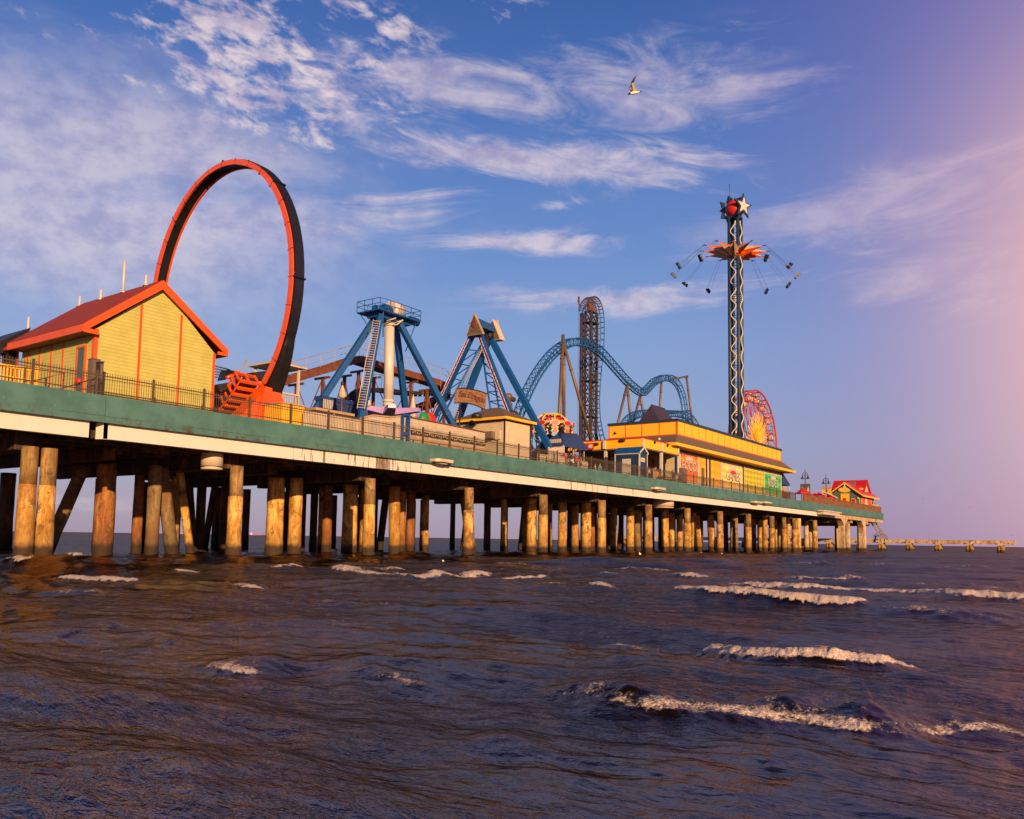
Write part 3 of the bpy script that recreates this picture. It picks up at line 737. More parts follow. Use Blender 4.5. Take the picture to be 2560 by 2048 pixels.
# ------------------------------------------------------------------ gabled ride building at the left
gb = thing('gabled_building', 'lime yellow clapboard building with a red gabled roof and orange trim', 'building', W(28.4,7,DK))
sL = pv(234.5,900,2.5)[0]; sR = pv(537,900,2.5)[0]; sA, zA = pv(411,722,2.5); zE = 13.25
b = MB(); b.prism_v([(sL,DK),(sR,DK),(sR,zE),(sA,zA),(sL,zE)], 2.5, 11.4); part('wall', b, M['lime'], gb)
b = MB()
fv = 2.2
lt = pv(212,806,fv); ap = pv(408,700,fv); rt = pv(569,873,fv)
def roofpoly(l, a, r, th): return [(l[0],l[1]),(a[0],a[1]),(r[0],r[1]),(r[0],r[1]-th),(a[0],a[1]-th*1.25),(l[0],l[1]-th)]
b.prism_v(roofpoly(lt, ap, rt, .16), fv+.06, 11.7)
b.prism_v([(lt[0]-.1, lt[1]-.3),(lt[0]+1.2,lt[1]+.6),(lt[0]+1.2,lt[1]+.45),(lt[0]-.1, lt[1]-.5)], 11.71, 14.5)
part('roof', b, M['shingle'], gb)
b = MB(); b.prism_v(roofpoly((lt[0]-.03,lt[1]-.06), (ap[0],ap[1]-.03), (rt[0]+.03,rt[1]-.06), .46), fv-.06, fv+.05)
b.box(lt[0]-.05, lt[0]+.03, fv+.05, 11.6, lt[1]-.5, lt[1]-.08); b.box(rt[0]-.03, rt[0]+.05, fv+.05, 11.6, rt[1]-.5, rt[1]-.08)
b.box(lt[0]-.04, sL+.02, fv-.055, fv+.0, lt[1]-.56, lt[1]-.30); b.box(sR-.02, rt[0]+.04, fv-.055, fv+.0, rt[1]-.50, rt[1]-.30)
part('rake_board', b, M['orange'], gb)
b = MB(); b.box(lt[0]+.04, sL, fv+.06, 11.4, lt[1]-.50, lt[1]-.44); part('soffit', b, M['brown'], gb)
b = MB(); b.box(sR, rt[0]-.04, fv+.06, 11.4, rt[1]-.50, rt[1]-.44); part('soffit', b, M['brown'], gb)
b = MB(); w_ = .11
b.box(sL-.03, sL+.16, 2.46, 2.52, DK, zE); b.box(sL-.035, sL+.0, 2.47, 2.75, DK, zE-.05)
b.box(sR-.16, sR+.03, 2.46, 2.52, DK, zE)
part('corner_board', b, M['orange'], gb)
for px, zt in ((344,15.45),(446,15.25)):
    b = MB(); s = pv(px,950,2.5)[0]; b.box(s-.07, s+.07, 2.465, 2.50, DK, zt); part('trim_board', b, M['orange'], gb)
for px in (70,99,128,157): 
    b = MB(); v = ps(px,900,sL)[0]; b.box(sL-.035, sL, v-.08, v+.08, DK, zE); part('trim_board', b, M['orange'], gb)
b = MB(); v = ps(43,900,sL)[0]; b.box(sL-.05, sL, v-.2, v+.0, DK, zE); part('trim_board', b, M['orange'], gb)
v0 = ps(216,900,sL)[0]; v1 = ps(193,900,sL)[0]; zt = ps(205,866,sL)[1]
b = MB(); b.box(sL-.06, sL-.005, v0+.12, v1-.12, DK, zt-.12); dr = part('door', b, M['teal2'], gb)
b = MB(); b.box(sL-.10, sL, v0, v0+.13, DK, zt); b.box(sL-.10, sL, v1-.13, v1, DK, zt); b.box(sL-.10, sL, v0+.13, v1-.13, zt-.13, zt)
part('door_frame', b, M['orange'], dr)
b = MB(); b.lathe(W(sL-.08,(v0+v1)/2,zt-2.25), [(.22,0),(.22,.3)], 10); part('door_notice', b, M['red'], dr)
for px, y0, y1 in ((77,795,824),(206,743,764),(259,727,748),(315,656,730),(372,690,712)):
    v, z0 = ps(px, y1, ap[0]); z1 = ps(px, y0, ap[0])[1]
    b = MB(); b.tube([W(ap[0]-.2,v,z0-.4), W(ap[0]-.2,v,z1)], .085, 8); b.lathe(W(ap[0]-.2,v,z0-.12), [(.2,0),(.1,.14)], 8); part('vent_pipe', b, M['white'], gb)
sb_ = 0
cb = thing('open_shelter', 'black flat roofed shelter behind the lime yellow building', 'shelter', W(22,14,DK))
b = MB(); b.prism_v([pv(x,y,12.0) for x,y in ((-60,884),(-60,880),(78,819),(60,848),(46,880),(10,882))], 12.0, 16.0); part('roof', b, M['black'], cb)
b = MB(); b.prism_v([pv(x,y,12.1) for x,y in ((14,876),(45,876),(45,1000),(14,1000))], 12.1, 12.6); part('wall', b, M['black'], cb)
for k, (a, c, zt, lab) in enumerate([((229,247),1.7,897,'tall brown cabinet against the corner of the lime yellow building'),((247.5,257),1.25,904,'narrow dark cabinet in front of the lime yellow wall')]):
    s0 = pv(a[0],950,c)[0]; s1 = pv(a[1],950,c)[0]; z1 = pv(a[0],zt,c)[1]
    b = MB(); b.box(s0, s1, c, c+.5, DK, z1)
    o = thing('cabinet', lab, 'cabinet', W((s0+s1)/2, c+.25, DK)); part('housing', b, M['grey'] if k == 0 else M['dark'], o)
    b = MB(); b.box(s0+.04, s1-.04, c-.02, c, DK+.15, z1-.1); part('door', b, M['grey'], o)
    b = MB(); b.box(s0-.03, s1+.03, c-.05, c+.53, z1, z1+.05); part('lid', b, M['grey'], o)
# yellow timber balustrade at the far left
yr = thing('timber_balustrade', 'golden yellow timber balustrade at the far left edge', 'railing', W(21,4.2,DK))
ye = pv(90,930,4.2)[0]
b = MB(); b.box(15.5, ye, 4.15, 4.3, 10.45, 10.62); b.box(15.5, ye, 4.15, 4.3, 9.9, 10.0); b.box(15.5,ye,4.12,4.33,9.3,9.55); part('rail', b, M['yellow'], yr)
b = MB()
for k in range(40):
    s = 15.6+k*.19
    if s < ye: b.box(s, s+.09, 4.18, 4.27, DK, 10.45)
part('balusters', b, M['yellow'], yr)
for s in (15.6, 19.4, ye):
    b = MB(); b.box(s-.1, s+.1, 4.1, 4.35, DK, 10.75); part('post', b, M['yellow'], yr)
hr = thing('ramp_handrail', 'bent brown pipe handrail of the ramp in front of the lime yellow wall', 'handrail', W(22,1.6,DK))
for pl in ([(0,908),(64,914),(160,927),(96,944),(60,948)], [(0,948),(150,967),(238,940)], [(150,967),(105,975)]):
    b = MB(); b.tube([P(x,y+6,1.6) for x,y in pl], .035, 6); part('rail', b, M['fence'], hr)
for x, y in ((64,914),(160,927),(115,938),(121,958)):
    q = P(x,y+6,1.6); b = MB(); b.tube([q, Vector((q.x,q.y,DK))], .04, 6); part('post', b, M['fence'], hr)
# ------------------------------------------------------------------ edge fence of the pier
ef = thing('edge_fence', 'bronze steel picket fence along the left and middle edge of the pier', 'fence', W(60,.3,DK))
sp = 3.36; posts = [20.35+sp*k for k in range(-8, 40)]
pan = None
for s in posts:
    if s < -8 or s > 152: continue
    b = MB(); b.box(s-.055, s+.055, .24, .36, 8.98, 10.42)
    b.box(s-.10, s+.10, .2, .4, 8.98, 9.03)
    part('post', b, M['fence'], ef)
    if s > 147: continue
    if pan is None:
        b = MB(); b.box(s+.055, s+sp-.055, .275, .325, 10.12, 10.18); b.box(s+.055, s+sp-.055, .275, .325, 9.97, 10.0); b.box(s+.055, s+sp-.055, .275, .325, 9.22, 9.28)
        for k in range(1, 23):
            q = s+k*sp/23; b.box(q-.011, q+.011, .29, .312, 9.08, 10.33)
        pan = part('picket_panel', b, M['fence'], ef); pan_s = s
    else:
        c = pan.copy(); COL.objects.link(c); c.parent = ef; c.location = (0, s-pan_s, 0)
wf = thing('board_fence', 'brown stained timber fence along the far end of the pier', 'fence', W(182,.3,DK))
k = 0; s = 152.6
while s < 213.6:
    s1 = min(s+4.9, 213.9); b = MB()
    q = s
    while q < s1-.05:
        b.box(q, q+.16, .27, .31+random.uniform(-.01,.01), 8.98+random.uniform(0,.04), 10.33+random.uniform(-.02,.02)); q += .19
    b.box(s, s1, .31, .36, 9.2, 9.3); b.box(s, s1, .22, .44, 10.36, 10.42)
    part('board_panel', b, M['wood'], wf)
    b = MB(); b.box(s-.1, s+.02, .2, .44, 8.98, 10.5); part('post', b, M['wood'], wf); s = s1
b = MB()
for q in np.arange(.5, 25, .19): b.box(213.8, 213.84, q, q+.16, 8.98, 10.33)
part('board_panel', b, M['wood'], wf)
# ------------------------------------------------------------------ the great ring ride
rg = thing('loop_ride', 'towering black and orange vertical loop ride beside the lime yellow building', 'ride', W(40.5,11,DK))
rc_v, rc_z, rv, rz = 13.4, 20.7, 9.2, 10.95; rs0, rs1, th = 39.85, 40.85, .44
NT = 120
def rp(t, k, s):                          # k = radial offset
    return W(s, rc_v-(rv+k)*cos(t), rc_z+(rz+k)*sin(t))
b = MB()
for i in range(NT):
    t0, t1 = 2*pi*i/NT, 2*pi*(i+1)/NT
    b.hexa([rp(t0,-.12,rs0+.1),rp(t0,-.12,rs1-.1),rp(t0,.12,rs1-.1),rp(t0,.12,rs0+.1),rp(t1,-.12,rs0+.1),rp(t1,-.12,rs1-.1),rp(t1,.12,rs1-.1),rp(t1,.12,rs0+.1)])
    b.hexa([rp(t0,.13,rs0+.16),rp(t0,.13,rs1+.02),rp(t0,.30,rs1+.02),rp(t0,.30,rs0+.16),rp(t1,.13,rs0+.16),rp(t1,.13,rs1+.02),rp(t1,.30,rs1+.02),rp(t1,.30,rs0+.16)])
part('track', b, M['black'], rg)
for side, lab in ((rs0, 'near'), (rs1, 'far')):
    b = MB()
    a0, a1 = (side-.06, side+.09) if side == rs0 else (side-.09, side+.06)
    for i in range(NT):
        t0, t1 = 2*pi*i/NT, 2*pi*(i+1)/NT
        b.hexa([rp(t0,-.20,a0),rp(t0,-.20,a1),rp(t0,.22,a1),rp(t0,.22,a0),rp(t1,-.20,a0),rp(t1,-.20,a1),rp(t1,.22,a1),rp(t1,.22,a0)])
    part('rim', b, M['ride_orange'], rg)
for k in range(32):
    t = 2*pi*k/32; big = k % 4 == 0; b = MB()
    e = .30 if big else .28
    w3 = .0016
    b.hexa([rp(t-w3,-e,rs0-.07),rp(t-w3,-e,rs0+.02),rp(t-w3,e,rs0+.02),rp(t-w3,e,rs0-.07),rp(t+w3,-e,rs0-.07),rp(t+w3,-e,rs0+.02),rp(t+w3,e,rs0+.02),rp(t+w3,e,rs0-.07)])
    b.ball(rp(t+.03,-.26,rs0+.1), .08, 6, 4); b.ball(rp(t+.03,.28,rs0+.1), .06, 6, 4)
    if big: b.hexa([rp(t-.005,.1,rs0),rp(t-.005,.1,rs1+.1),rp(t-.005,.42,rs1+.1),rp(t-.005,.42,rs0),rp(t+.005,.1,rs0),rp(t+.005,.1,rs1+.1),rp(t+.005,.42,rs1+.1),rp(t+.005,.42,rs0)])
    part('joint_flange', b, M['black'], rg)
# black flared support behind the lower right of the ring
b = MB()
for i in range(14):
    t0, t1 = -.40-.066*i, -.40-.066*(i+1)
    f0, f1 = .3+1.5*(i/14)**.9, .3+1.5*((i+1)/14)**.9
    b.hexa([rp(t0,.31,rs0+.2),rp(t0,.31,rs1),rp(t0,f0,rs1+.5*i/14),rp(t0,f0,rs0+.3),rp(t1,.31,rs0+.2),rp(t1,.31,rs1),rp(t1,f1,rs1+.5*(i+1)/14),rp(t1,f1,rs0+.3)])
part('support_cradle', b, M['black'], rg)
b = MB()
def pxprism(b, pts, v0, v1): return b.prism_v([pv(x,y,v0) for x,y in pts], v0, v1)
pxprism(b, [(664,966),(699,976),(712,1008),(727,1078),(640,1078),(652,1010)], 6.2, 8.2)
pxprism(b, [(640,1000),(664,968),(652,1010),(645,1078),(575,1078),(600,1040)], 6.6, 8.0)
part('base_housing', b, M['ride_orange'], rg)
b = MB(); pxprism(b, [(662,1018),(675,1020),(675,1036),(662,1034)], 6.15, 6.25); part('grille', b, M['dark'], rg)
# train of open seats clinging to the lower left of the ring
for k in range(8):
    t = -.80-.064*k
    car = MB(); c0 = rs0-.12; c1 = rs0-1.9
    car.hexa([rp(t,-.15,c0),rp(t,-.15,c1),rp(t,.1,c1),rp(t,.1,c0),rp(t-.016,-.15,c0),rp(t-.016,-.15,c1),rp(t-.016,.1,c1),rp(t-.016,.1,c0)])
    for cc in (c0-.05, (c0+c1)/2, c1):
        car.hexa([rp(t,-.2,cc),rp(t,-.2,cc-.12),rp(t,-.95,cc-.12),rp(t,-.95,cc),rp(t-.014,-.2,cc),rp(t-.014,-.2,cc-.12),rp(t-.014,-.95,cc-.12),rp(t-.014,-.95,cc)])
    car.hexa([rp(t,-.9,c0),rp(t,-.9,c1),rp(t,-1.0,c1),rp(t,-1.0,c0),rp(t-.03,-.9,c0),rp(t-.03,-.9,c1),rp(t-.03,-1.0,c1),rp(t-.03,-1.0,c0)])
    so = part('seat_row', car, M['ride_orange'], rg)
    cu = MB()
    for a in (.1, .98):
        cu.hexa([rp(t-.018,-.22,c0-a),rp(t-.018,-.22,c0-a-.55),rp(t-.018,-.85,c0-a-.55),rp(t-.018,-.85,c0-a),rp(t-.030,-.22,c0-a),rp(t-.030,-.22,c0-a-.55),rp(t-.030,-.85,c0-a-.55),rp(t-.030,-.85,c0-a)])
        cu.hexa([rp(t-.02,-.16,c0-a),rp(t-.02,-.16,c0-a-.55),rp(t-.02,-.26,c0-a-.55),rp(t-.02,-.26,c0-a),rp(t-.06,-.16,c0-a),rp(t-.06,-.16,c0-a-.55),rp(t-.06,-.26,c0-a-.55),rp(t-.06,-.26,c0-a)])
    part('cushion', cu, M['dark'], so)
b = MB(); b.tube([rp(-.78-.022*i,-1.02,rs0-1.9) for i in range(24)], .07, 6); b.tube([rp(-.78-.022*i,-.1,rs0-1.9) for i in range(24)], .07, 6); part('side_bar', b, M['ride_orange'], rg)
# small tangled ride between the building and the loop
tr = thing('whirling_ride', 'dark and orange whirling ride half hidden behind the loop base', 'ride', W(40,9,DK))
for i in range(5):
    b = MB(); b.tube([P(536,915+i*7,9), P(575+i*6,925+i*6,9)], .05, 5); part('arm_bar', b, M['dark'], tr)
b = MB(); pxprism(b, [(543,962),(573,956),(573,974),(549,978)], 8.5, 9.6); pxprism(b, [(572,924),(596,930),(590,938),(574,946),(563,950)], 9, 10); pxprism(b, [(633,931),(668,927),(660,952),(640,946)], 9, 10); part('gondola', b, M['dark'], tr)
b = MB(); b.tube([P(566,945,8.6),P(578,940,8.6),P(600,936,8.6),P(610,946,8.6)], .14, 6); part('arch', b, M['ride_orange'], tr)
b = MB(); b.tube([P(616,900,8.8),P(616,945,8.8)], .04, 5); b.tube([P(616,900,8.8),P(597,930,8.8)], .04, 5); part('mast', b, M['tan'], tr)
b = MB()
for k in range(16):
    x = 576+k*2.3; b.tube([P(x,928+abs(k-8)*1.0,9.2), P(x,962,9.2)], .03, 4)
part('netting', b, M['tan'], tr)
b = MB(); pxprism(b, [(536,978),(573,978),(573,1050),(536,1044)], 9.5, 9.8); part('screen', b, M['dark'], tr)
# ------------------------------------------------------------------ cream lookout gazebo behind the loop
gz = thing('gazebo_tower', 'cream timber stair tower with a small hip roof behind the loop', 'gazebo', W(47,10.5,DK))
gv = 9.6; s0, z0 = pv(733,1020,gv); s1 = pv(747,1020,gv)[0]; gs0 = s1-2.6
zr = pv(745,922,gv)[1]; zf = pv(740,987,gv)[1]
b = MB(); b.prism_z([(gs0-.4,gv-.4),(s1+.4,gv-.4),(s1+.4,gv+3),(gs0-.4,gv+3)], zr, zr+.12)
i0 = b.add([W(gs0-.4,gv-.4,zr+.12),W(s1+.4,gv-.4,zr+.12),W(s1+.4,gv+3,zr+.12),W(gs0-.4,gv+3,zr+.12),W((gs0+s1)/2,gv+1.3,zr+.8)])
for k in range(4): b.face((i0[k], i0[(k+1)%4], i0[4]))
part('roof', b, M['cream'], gz)
for s in (gs0, s1-.18):
    for v in (gv, gv+2.5):
        b = MB(); b.box(s, s+.18, v, v+.18, DK, zr); part('post', b, M['cream'], gz)
b = MB()
for zz in (zf, zf-1.3):
    b.box(gs0, s1, gv-.05, gv+.12, zz-.12, zz+.02); b.box(gs0, s1, gv-.05, gv+.12, zz-1.15, zz-1.0)
b.box(gs0, s1, gv, gv+2.6, zf-1.32, zf-1.15)
b.box(gs0-.05, s1+.05, gv-.1, gv+.15, zf-1.6, zf-1.3)
k = gs0+.1
while k < s1-.1: b.box(k, k+.07, gv, gv+.07, zf-2.5, zf-.12); k += .26
part('balustrade', b, M['cream'], gz)
yp = thing('ticket_booth', 'plain golden yellow booth wall right of the orange loop base', 'booth', W(44,4,DK))
b = MB(); s0 = pv(704,1040,4)[0]; s1, z1 = pv(762,1018,4); b.box(s0, s1, 4, 6, DK, z1); part('wall', b, M['yellow'], yp)
b = MB(); b.box(s0-.05, s1+.05, 3.9, 6.1, z1, z1+.1); part('roof', b, M['tan'], yp)
# ------------------------------------------------------------------ pendulum ride
pr = thing('pendulum_ride', 'blue four legged pendulum ride with a white arm and railed top platform', 'ride', W(55.6,9.4,DK))
legs = [((948,802,8.6),(905,1035,6.4),.62),((1004,818,8.8),(1131,1060,6.4),.62),((930,808,10.2),(790,1022,12.3),.64),((990,818,10.2),(1013,1018,12.3),.64)]
for a, c, w_ in legs:
    A = P(*a); C = P(*c); F = xtr(A, C, DK); b = MB(); A2 = A+(A-F).normalized()*1.2
    b.beam(F, A2, w_*.86, w_*.86, up=Vector((.3,1,0)), w2=w_*.8, h2=w_*.8)
    lg = part('leg', b, M['blue'], pr)
    b = MB(); b.beam(F, Vector((F.x,F.y,F.z+.12)), 1.5, 1.5); b.beam(F+(A2-F)*.33, F+(A2-F)*.337, w_*1.05); part('flange', b, M['blue'], lg)
p0, p1, q0, q1, zd = 53.0, 58.45, 8.0, 10.95, 22.0
b = MB(); b.box(p0, p1, q0, q1, zd-.12, zd); b.box(p0+.6,p1-.6,q0+.7,q1-.7,zd-.5,zd-.12); part('platform', b, M['blue'], pr)
b = MB()
cs = [(p0,q0),(p1,q0),(p1,q1),(p0,q1)]
for (a,c),(e_,f_) in zip(cs, cs[1:]+cs[:1]):
    for zz in (zd+.98, zd+.5): b.tube([W(a,c,zz), W(e_,f_,zz)], .035, 5)
    n_ = 4 if abs(e_-a) > 4 else 3
    for k in range(n_): 
        q = W(a+(e_-a)*k/n_, c+(f_-c)*k/n_, zd); b.tube([q, q+Vector((0,0,.98))], .035, 5)
part('handrail', b, M['blue'], pr)
b = MB()
for (a,c,e_,f_,g) in ((p0+.2,q1-.2,p0+1.4,q1-.9,-2),(p1-.3,q0+.3,p1-.9,q0+1,-3),(p0+.6,q0+.2,p0+1.6,q0+1.1,-2.2),(p1-.5,q1-.2,p1-1.6,q1-.8,-2.6)): b.tube([W(a,c,zd-.1), W(e_,f_,zd+g)], .05, 5)
part('brace', b, M['blue'], pr)
for c_, d_, r_ in ((P(937,773,9.4),(0,1.4,0),.42),(P(958,775,9.0),(-.2,.9,.1),.55),(P(1022,800,9.6),(0,1.2,0),.4)):
    b = MB(); b.tube([c_, c_+Vector(d_)], r_, 12); part('drive_motor', b, M['blue'], pr)
b = MB(); c = P(985,776,9.4); b.tube([c+Vector((0,-.55,0)), c+Vector((0,.8,0))], .78, 18); part('bearing_drum', b, M['white'], pr)
A = P(974,808,9.4); C = P(971,1016,9.4)
b = MB(); b.tube([A, C], .46, 20); b.tube([A+Vector((0,0,.18)), A+Vector((0,0,-.35))], .52, 20); b.tube([C+Vector((0,0,.6)), C+Vector((0,0,.35))], .54, 20); b.tube([C+Vector((0,0,.0)), C+Vector((0,0,.3))], .5, 20)
b.beam(A+Vector((0,0,0)), P(985,776,9.4), .5, .4); part('swing_arm', b, M['white'], pr)
b = MB(); b.tube([P(966,803,8.9),P(990,795,8.2)], .06, 5); b.tube([P(986,808,8.9),P(1008,800,8.2)], .06, 5); b.tube([P(982,812,8.8),P(992,812,8.6),P(1008,800,8.2)], .06, 5); part('cable_guide', b, M['cream'], pr)
hub = C+Vector((0,0,-.35))
b = MB(); b.lathe(hub, [(.5,-.9),(.75,-.6),(.75,.1),(.45,.35)], 16); part('hub', b, M['white'], pr)
for k in range(6):
    t = k*pi/3+.35; d = Vector((cos(t), sin(t), 0)); n_ = Vector((-sin(t), cos(t), 0)); b = MB()
    a0 = hub+d*.6; a1 = hub+d*3.1
    b.hexa([a0-n_*.55+Vector((0,0,-.55)),a1-n_*.35+Vector((0,0,-.25)),a1+n_*.35+Vector((0,0,-.25)),a0+n_*.55+Vector((0,0,-.55)),a0-n_*.45+Vector((0,0,.1)),a1-n_*.3+Vector((0,0,.1)),a1+n_*.3+Vector((0,0,.1)),a0+n_*.45+Vector((0,0,.1))])
    part('gondola_arm', b, [M['lilac'], M['white']], pr)
b = MB(); ladder(b, P(902,1022,6.0), P(942,800,8.0), .62, 36, .035, side=Vector((.58,.81,0)).normalized()); part('ladder', b, M['cream'], pr)
# ------------------------------------------------------------------ A-frame swinging ship ride
ds, de = 72.5, 78.1
sd_ = thing('swing_ship_frame', 'tall blue A-frame ride with lit legs and brown shingled triangle tops', 'ride', W(75.3,13,DK))
def leg(px0, py0, px1, py1, s, w_, mat_='blue', ext=True, tw=None):
    A = PS(px0,py0,s); C = PS(px1,py1,s); F = xtr(A, C, DK) if ext else C
    b = MB(); b.beam(F, A, w_, w_, up=Vector((0,1,0)), w2=tw or w_); return part('leg', b, M[mat_], sd_), A, F
l1, A1, F1 = leg(1181,838,1080,1052,ds,.52); l2, A2, F2 = leg(1200,836,1300,1096,ds,.50)
l3, A3, F3 = leg(1224,838,1143,1056,de,.66); l4, A4, F4 = leg(1228,848,1374,1120,de,.62)
for lg, A, F, sg in ((l1,A1,F1,-1),(l2,A2,F2,1)):
    b = MB(); d = (A-F); off = Vector((-.0,-.42,0))
    for q in (-.16,.16):
        o_ = Vector((q, -.42, 0)); b.tube([F+o_+d*.04, F+o_+d*.97], .045, 5)
    part('light_strip', b, M['pink'], lg)
    b = MB(); n_ = 110
    for k in range(n_): c = F+off+d*(.04+.93*k/n_); b.ball(c+Vector((random.choice((-.16,.16)),-.05,0)), .07, 6, 4)
    part('bulbs', b, M['white'], lg, kind='stuff')
b = MB(); a0 = PS(1205,858,ds); a1 = PS(1142,975,ds); t0 = PS(1178,872,ds); t1 = PS(1122,985,ds)
b.tube([a0, xtr(a0,a1,9.5)], .11, 6); zig(b, A1+(F1-A1)*.10, A1+(F1-A1)*.80, a0, xtr(a0,a1,12), 7, .06)
a0 = PS(1206,884,ds); a1 = PS(1227,1028,ds); c0 = PS(1222,884,ds); c1 = PS(1249,1028,ds)
b.tube([a0, xtr(a0,a1,9.5)], .11, 6); b.tube([PS(1231,930,ds), PS(1249,1028,ds)], .10, 6); zig(b, a0, a1, A2+(F2-A2)*.22, A2+(F2-A2)*.60, 6, .06)
part('bracing', b, M['blue'], sd_)
b = MB(); ladder(b, PS(1160,960,de-.6), PS(1207,862,de-.6), .5, 18, .04, side=Vector((1,0,0))); ladder(b, PS(1136,1060,de-.6), PS(1160,960,de-.6), .5, 18, .04, side=Vector((1,0,0))); part('ladder', b, M['cream'], sd_)
b = MB(); b.beam(PS(1190,806,ds-.3), PS(1230,823,de+.2), .75, .8); b.beam(PS(1222,826,de),PS(1224,858,de), 1.0, .8, up=Vector((0,1,0))); b.beam(PS(1190,806,ds),PS(1190,842,ds),1.3,.7, up=Vector((0,1,0))); part('axle_beam', b, M['blue'], sd_)
b = MB(); q = PS(1216,838,de-1.0); b.tube([q, q+Vector((0,.8,0))], .5, 10); b.beam(PS(1216,825,de-1), PS(1217,880,de-1), .35, .35); part('drive_motor', b, M['dark'], sd_)
def tri(pts, s0, s1, lab):
    a = [ps(x,y,s0) for x,y in pts]; b = MB(); b.prism_s(a, s0, s1); o = part('gable_panel', b, M['slate'], sd_)
    b = MB()
    for i in range(3):
        p_, q_ = a[i], a[(i+1)%3]; b.beam(W((s0+s1)/2, *p_), W((s0+s1)/2, *q_), (s1-s0)+.06, .05, up=Vector((0,0,1)))
    part('edge_trim', b, M['cream' if s1-s0 > .5 else 'tan'], o)
tri([(1185,784),(1207,834),(1166,840)], ds-.9, ds-.6, ''); tri([(1231,799),(1250,848),(1228,850)], de+.3, de+1.3, '')
b = MB()
for k in range(5):
    zz = .25+k*.42; v0, z0 = ps(1166,840,ds-.92); v1, z1 = ps(1207,834,ds-.92)
b.ball(PS(1185,809,ds-.9), .42, 14, 8, sc=(1,.2,1.3)); part('medallion', b, M['brown'], sd_)
# sign of the swinging ship, bowed planks with raised words
sg = thing('ride_sign', 'bowed brown wooden sign reading Sea Dragon below the A-frame', 'sign', W(72,7.4,12.4))
def sgrid(u, w_, v):
    top = (1141+77*u, 972+13*u-9*4*u*(1-u)*.55); bot = (1137+76*u, 1008+17*u-9*4*u*(1-u)*.75)
    x = top[0]+(bot[0]-top[0])*(1-w_); y = top[1]+(bot[1]-top[1])*(1-w_); return pv(x, y, v)
b = MB(); n_ = 12
for k in range(n_):
    for j in range(5):
        u0, u1, w0, w1 = k/n_, (k+1)/n_, j/5+.006, (j+1)/5-.006
        f = [sgrid(u0,w0,7.4), sgrid(u1,w0,7.4), sgrid(u1,w1,7.4), sgrid(u0,w1,7.4)]
        b.ext([W(a,7.4,c) for a,c in f], [W(a,7.52,c) for a,c in f])
part('board', b, M['signwood'], sg)
b = MB()
for w_ in (0,1): b.tube([W(*(lambda q:(q[0],7.4,q[1]))(sgrid(k/10,w_,7.4))) for k in range(11)], .06, 5)
part('frame', b, M['dark'], sg)
def skw(u, w_, s, z, vv):
    uu, ww = .08+.86*u, .30+.52*w_-.12*u+.02; a, c = sgrid(uu, ww, 7.4); return a, c, vv
textpart('Sea Dragon', 0, 1, 0, 1, 7.39, sg, M['brown'], ext=.07, offs=.012, shear=.3, skew=skw)
b = MB(); q = P(1197,1040,7.6); b.tube([W(q.y,7.6,DK+3), q], .1, 6); q = P(1150,1010,7.6); b.tube([W(q.y,7.6,DK), q], .09, 6); q = P(1205,1022,7.6); b.tube([W(q.y,7.6,DK), q], .09, 6); part('post', b, M['dark'], sg)
# ------------------------------------------------------------------ brown flume coaster behind the pendulum
bc = thing('brown_coaster', 'rust brown steel coaster with a raised trough track behind the blue pendulum legs', 'roller coaster', W(70,20,DK))
bv = 19.0
pl = catmull([P(x,y,bv) for x,y in ((660,976),(700,956),(760,938),(820,921),(868,905),(886,900),(905,904),(960,922),(1010,936),(1060,950),(1096,962))], 5)
e_ = pl[-1]; 
for k in range(1, 9): t = k/8*2.4; pl.append(e_+Vector((-3.2*(1-cos(t)), 3.0*sin(t), -.9*t)))
b = MB()
for p_, q_ in zip(pl, pl[1:]):
    d = (q_-p_); n_ = Vector((-d.y, d.x, 0)).normalized()*.75
    for sg_ in (-1, 1): b.beam(p_+n_*sg_, q_+n_*sg_, .12, .72)
    b.beam(p_-Vector((0,0,.28)), q_-Vector((0,0,.28)), 1.5, .10)
part('track', b, M['brown'], bc)
b = MB()
for side in (.95,):
    top = []
    for i, p_ in enumerate(pl[:58]):
        n_ = Vector((side,0,0)); q = p_+n_
        top.append(q+Vector((0,0,1.75)))
        if i % 3 == 0: b.tube([q+Vector((0,0,.3)), q+Vector((0,0,1.75))], .028, 4)
    b.tube(top, .035, 4); b.tube([t-Vector((0,0,.65)) for t in top], .028, 4)
part('handrail', b, M['tan'], bc)
sup = [(742,950),(808,934),(862,930),(897,918),(935,935),(1028,946),(1068,965),(1111,990)]
base = []
for x, y in sup:
    q = P(x,y,bv+.2); b = MB(); f_ = Vector((q.x,q.y,DK)); b.beam(f_, q-Vector((0,0,.4)), .27, .27, up=Vector((0,1,0))); b.beam(q+Vector((1.0,0,-.45)), q+Vector((-1.2,0,-.45)), .2, .2); part('support_column', b, M['brown'], bc); base.append((f_, q))
b = MB()
for (f0,q0),(f1,q1) in zip(base, base[1:]):
    b.tube([f0+Vector((0,0,1)), q1-Vector((0,0,.4))], .06, 5); b.tube([f1+Vector((0,0,1)), q0-Vector((0,0,.4))], .06, 5)
part('cross_bracing', b, M['brown'], bc)
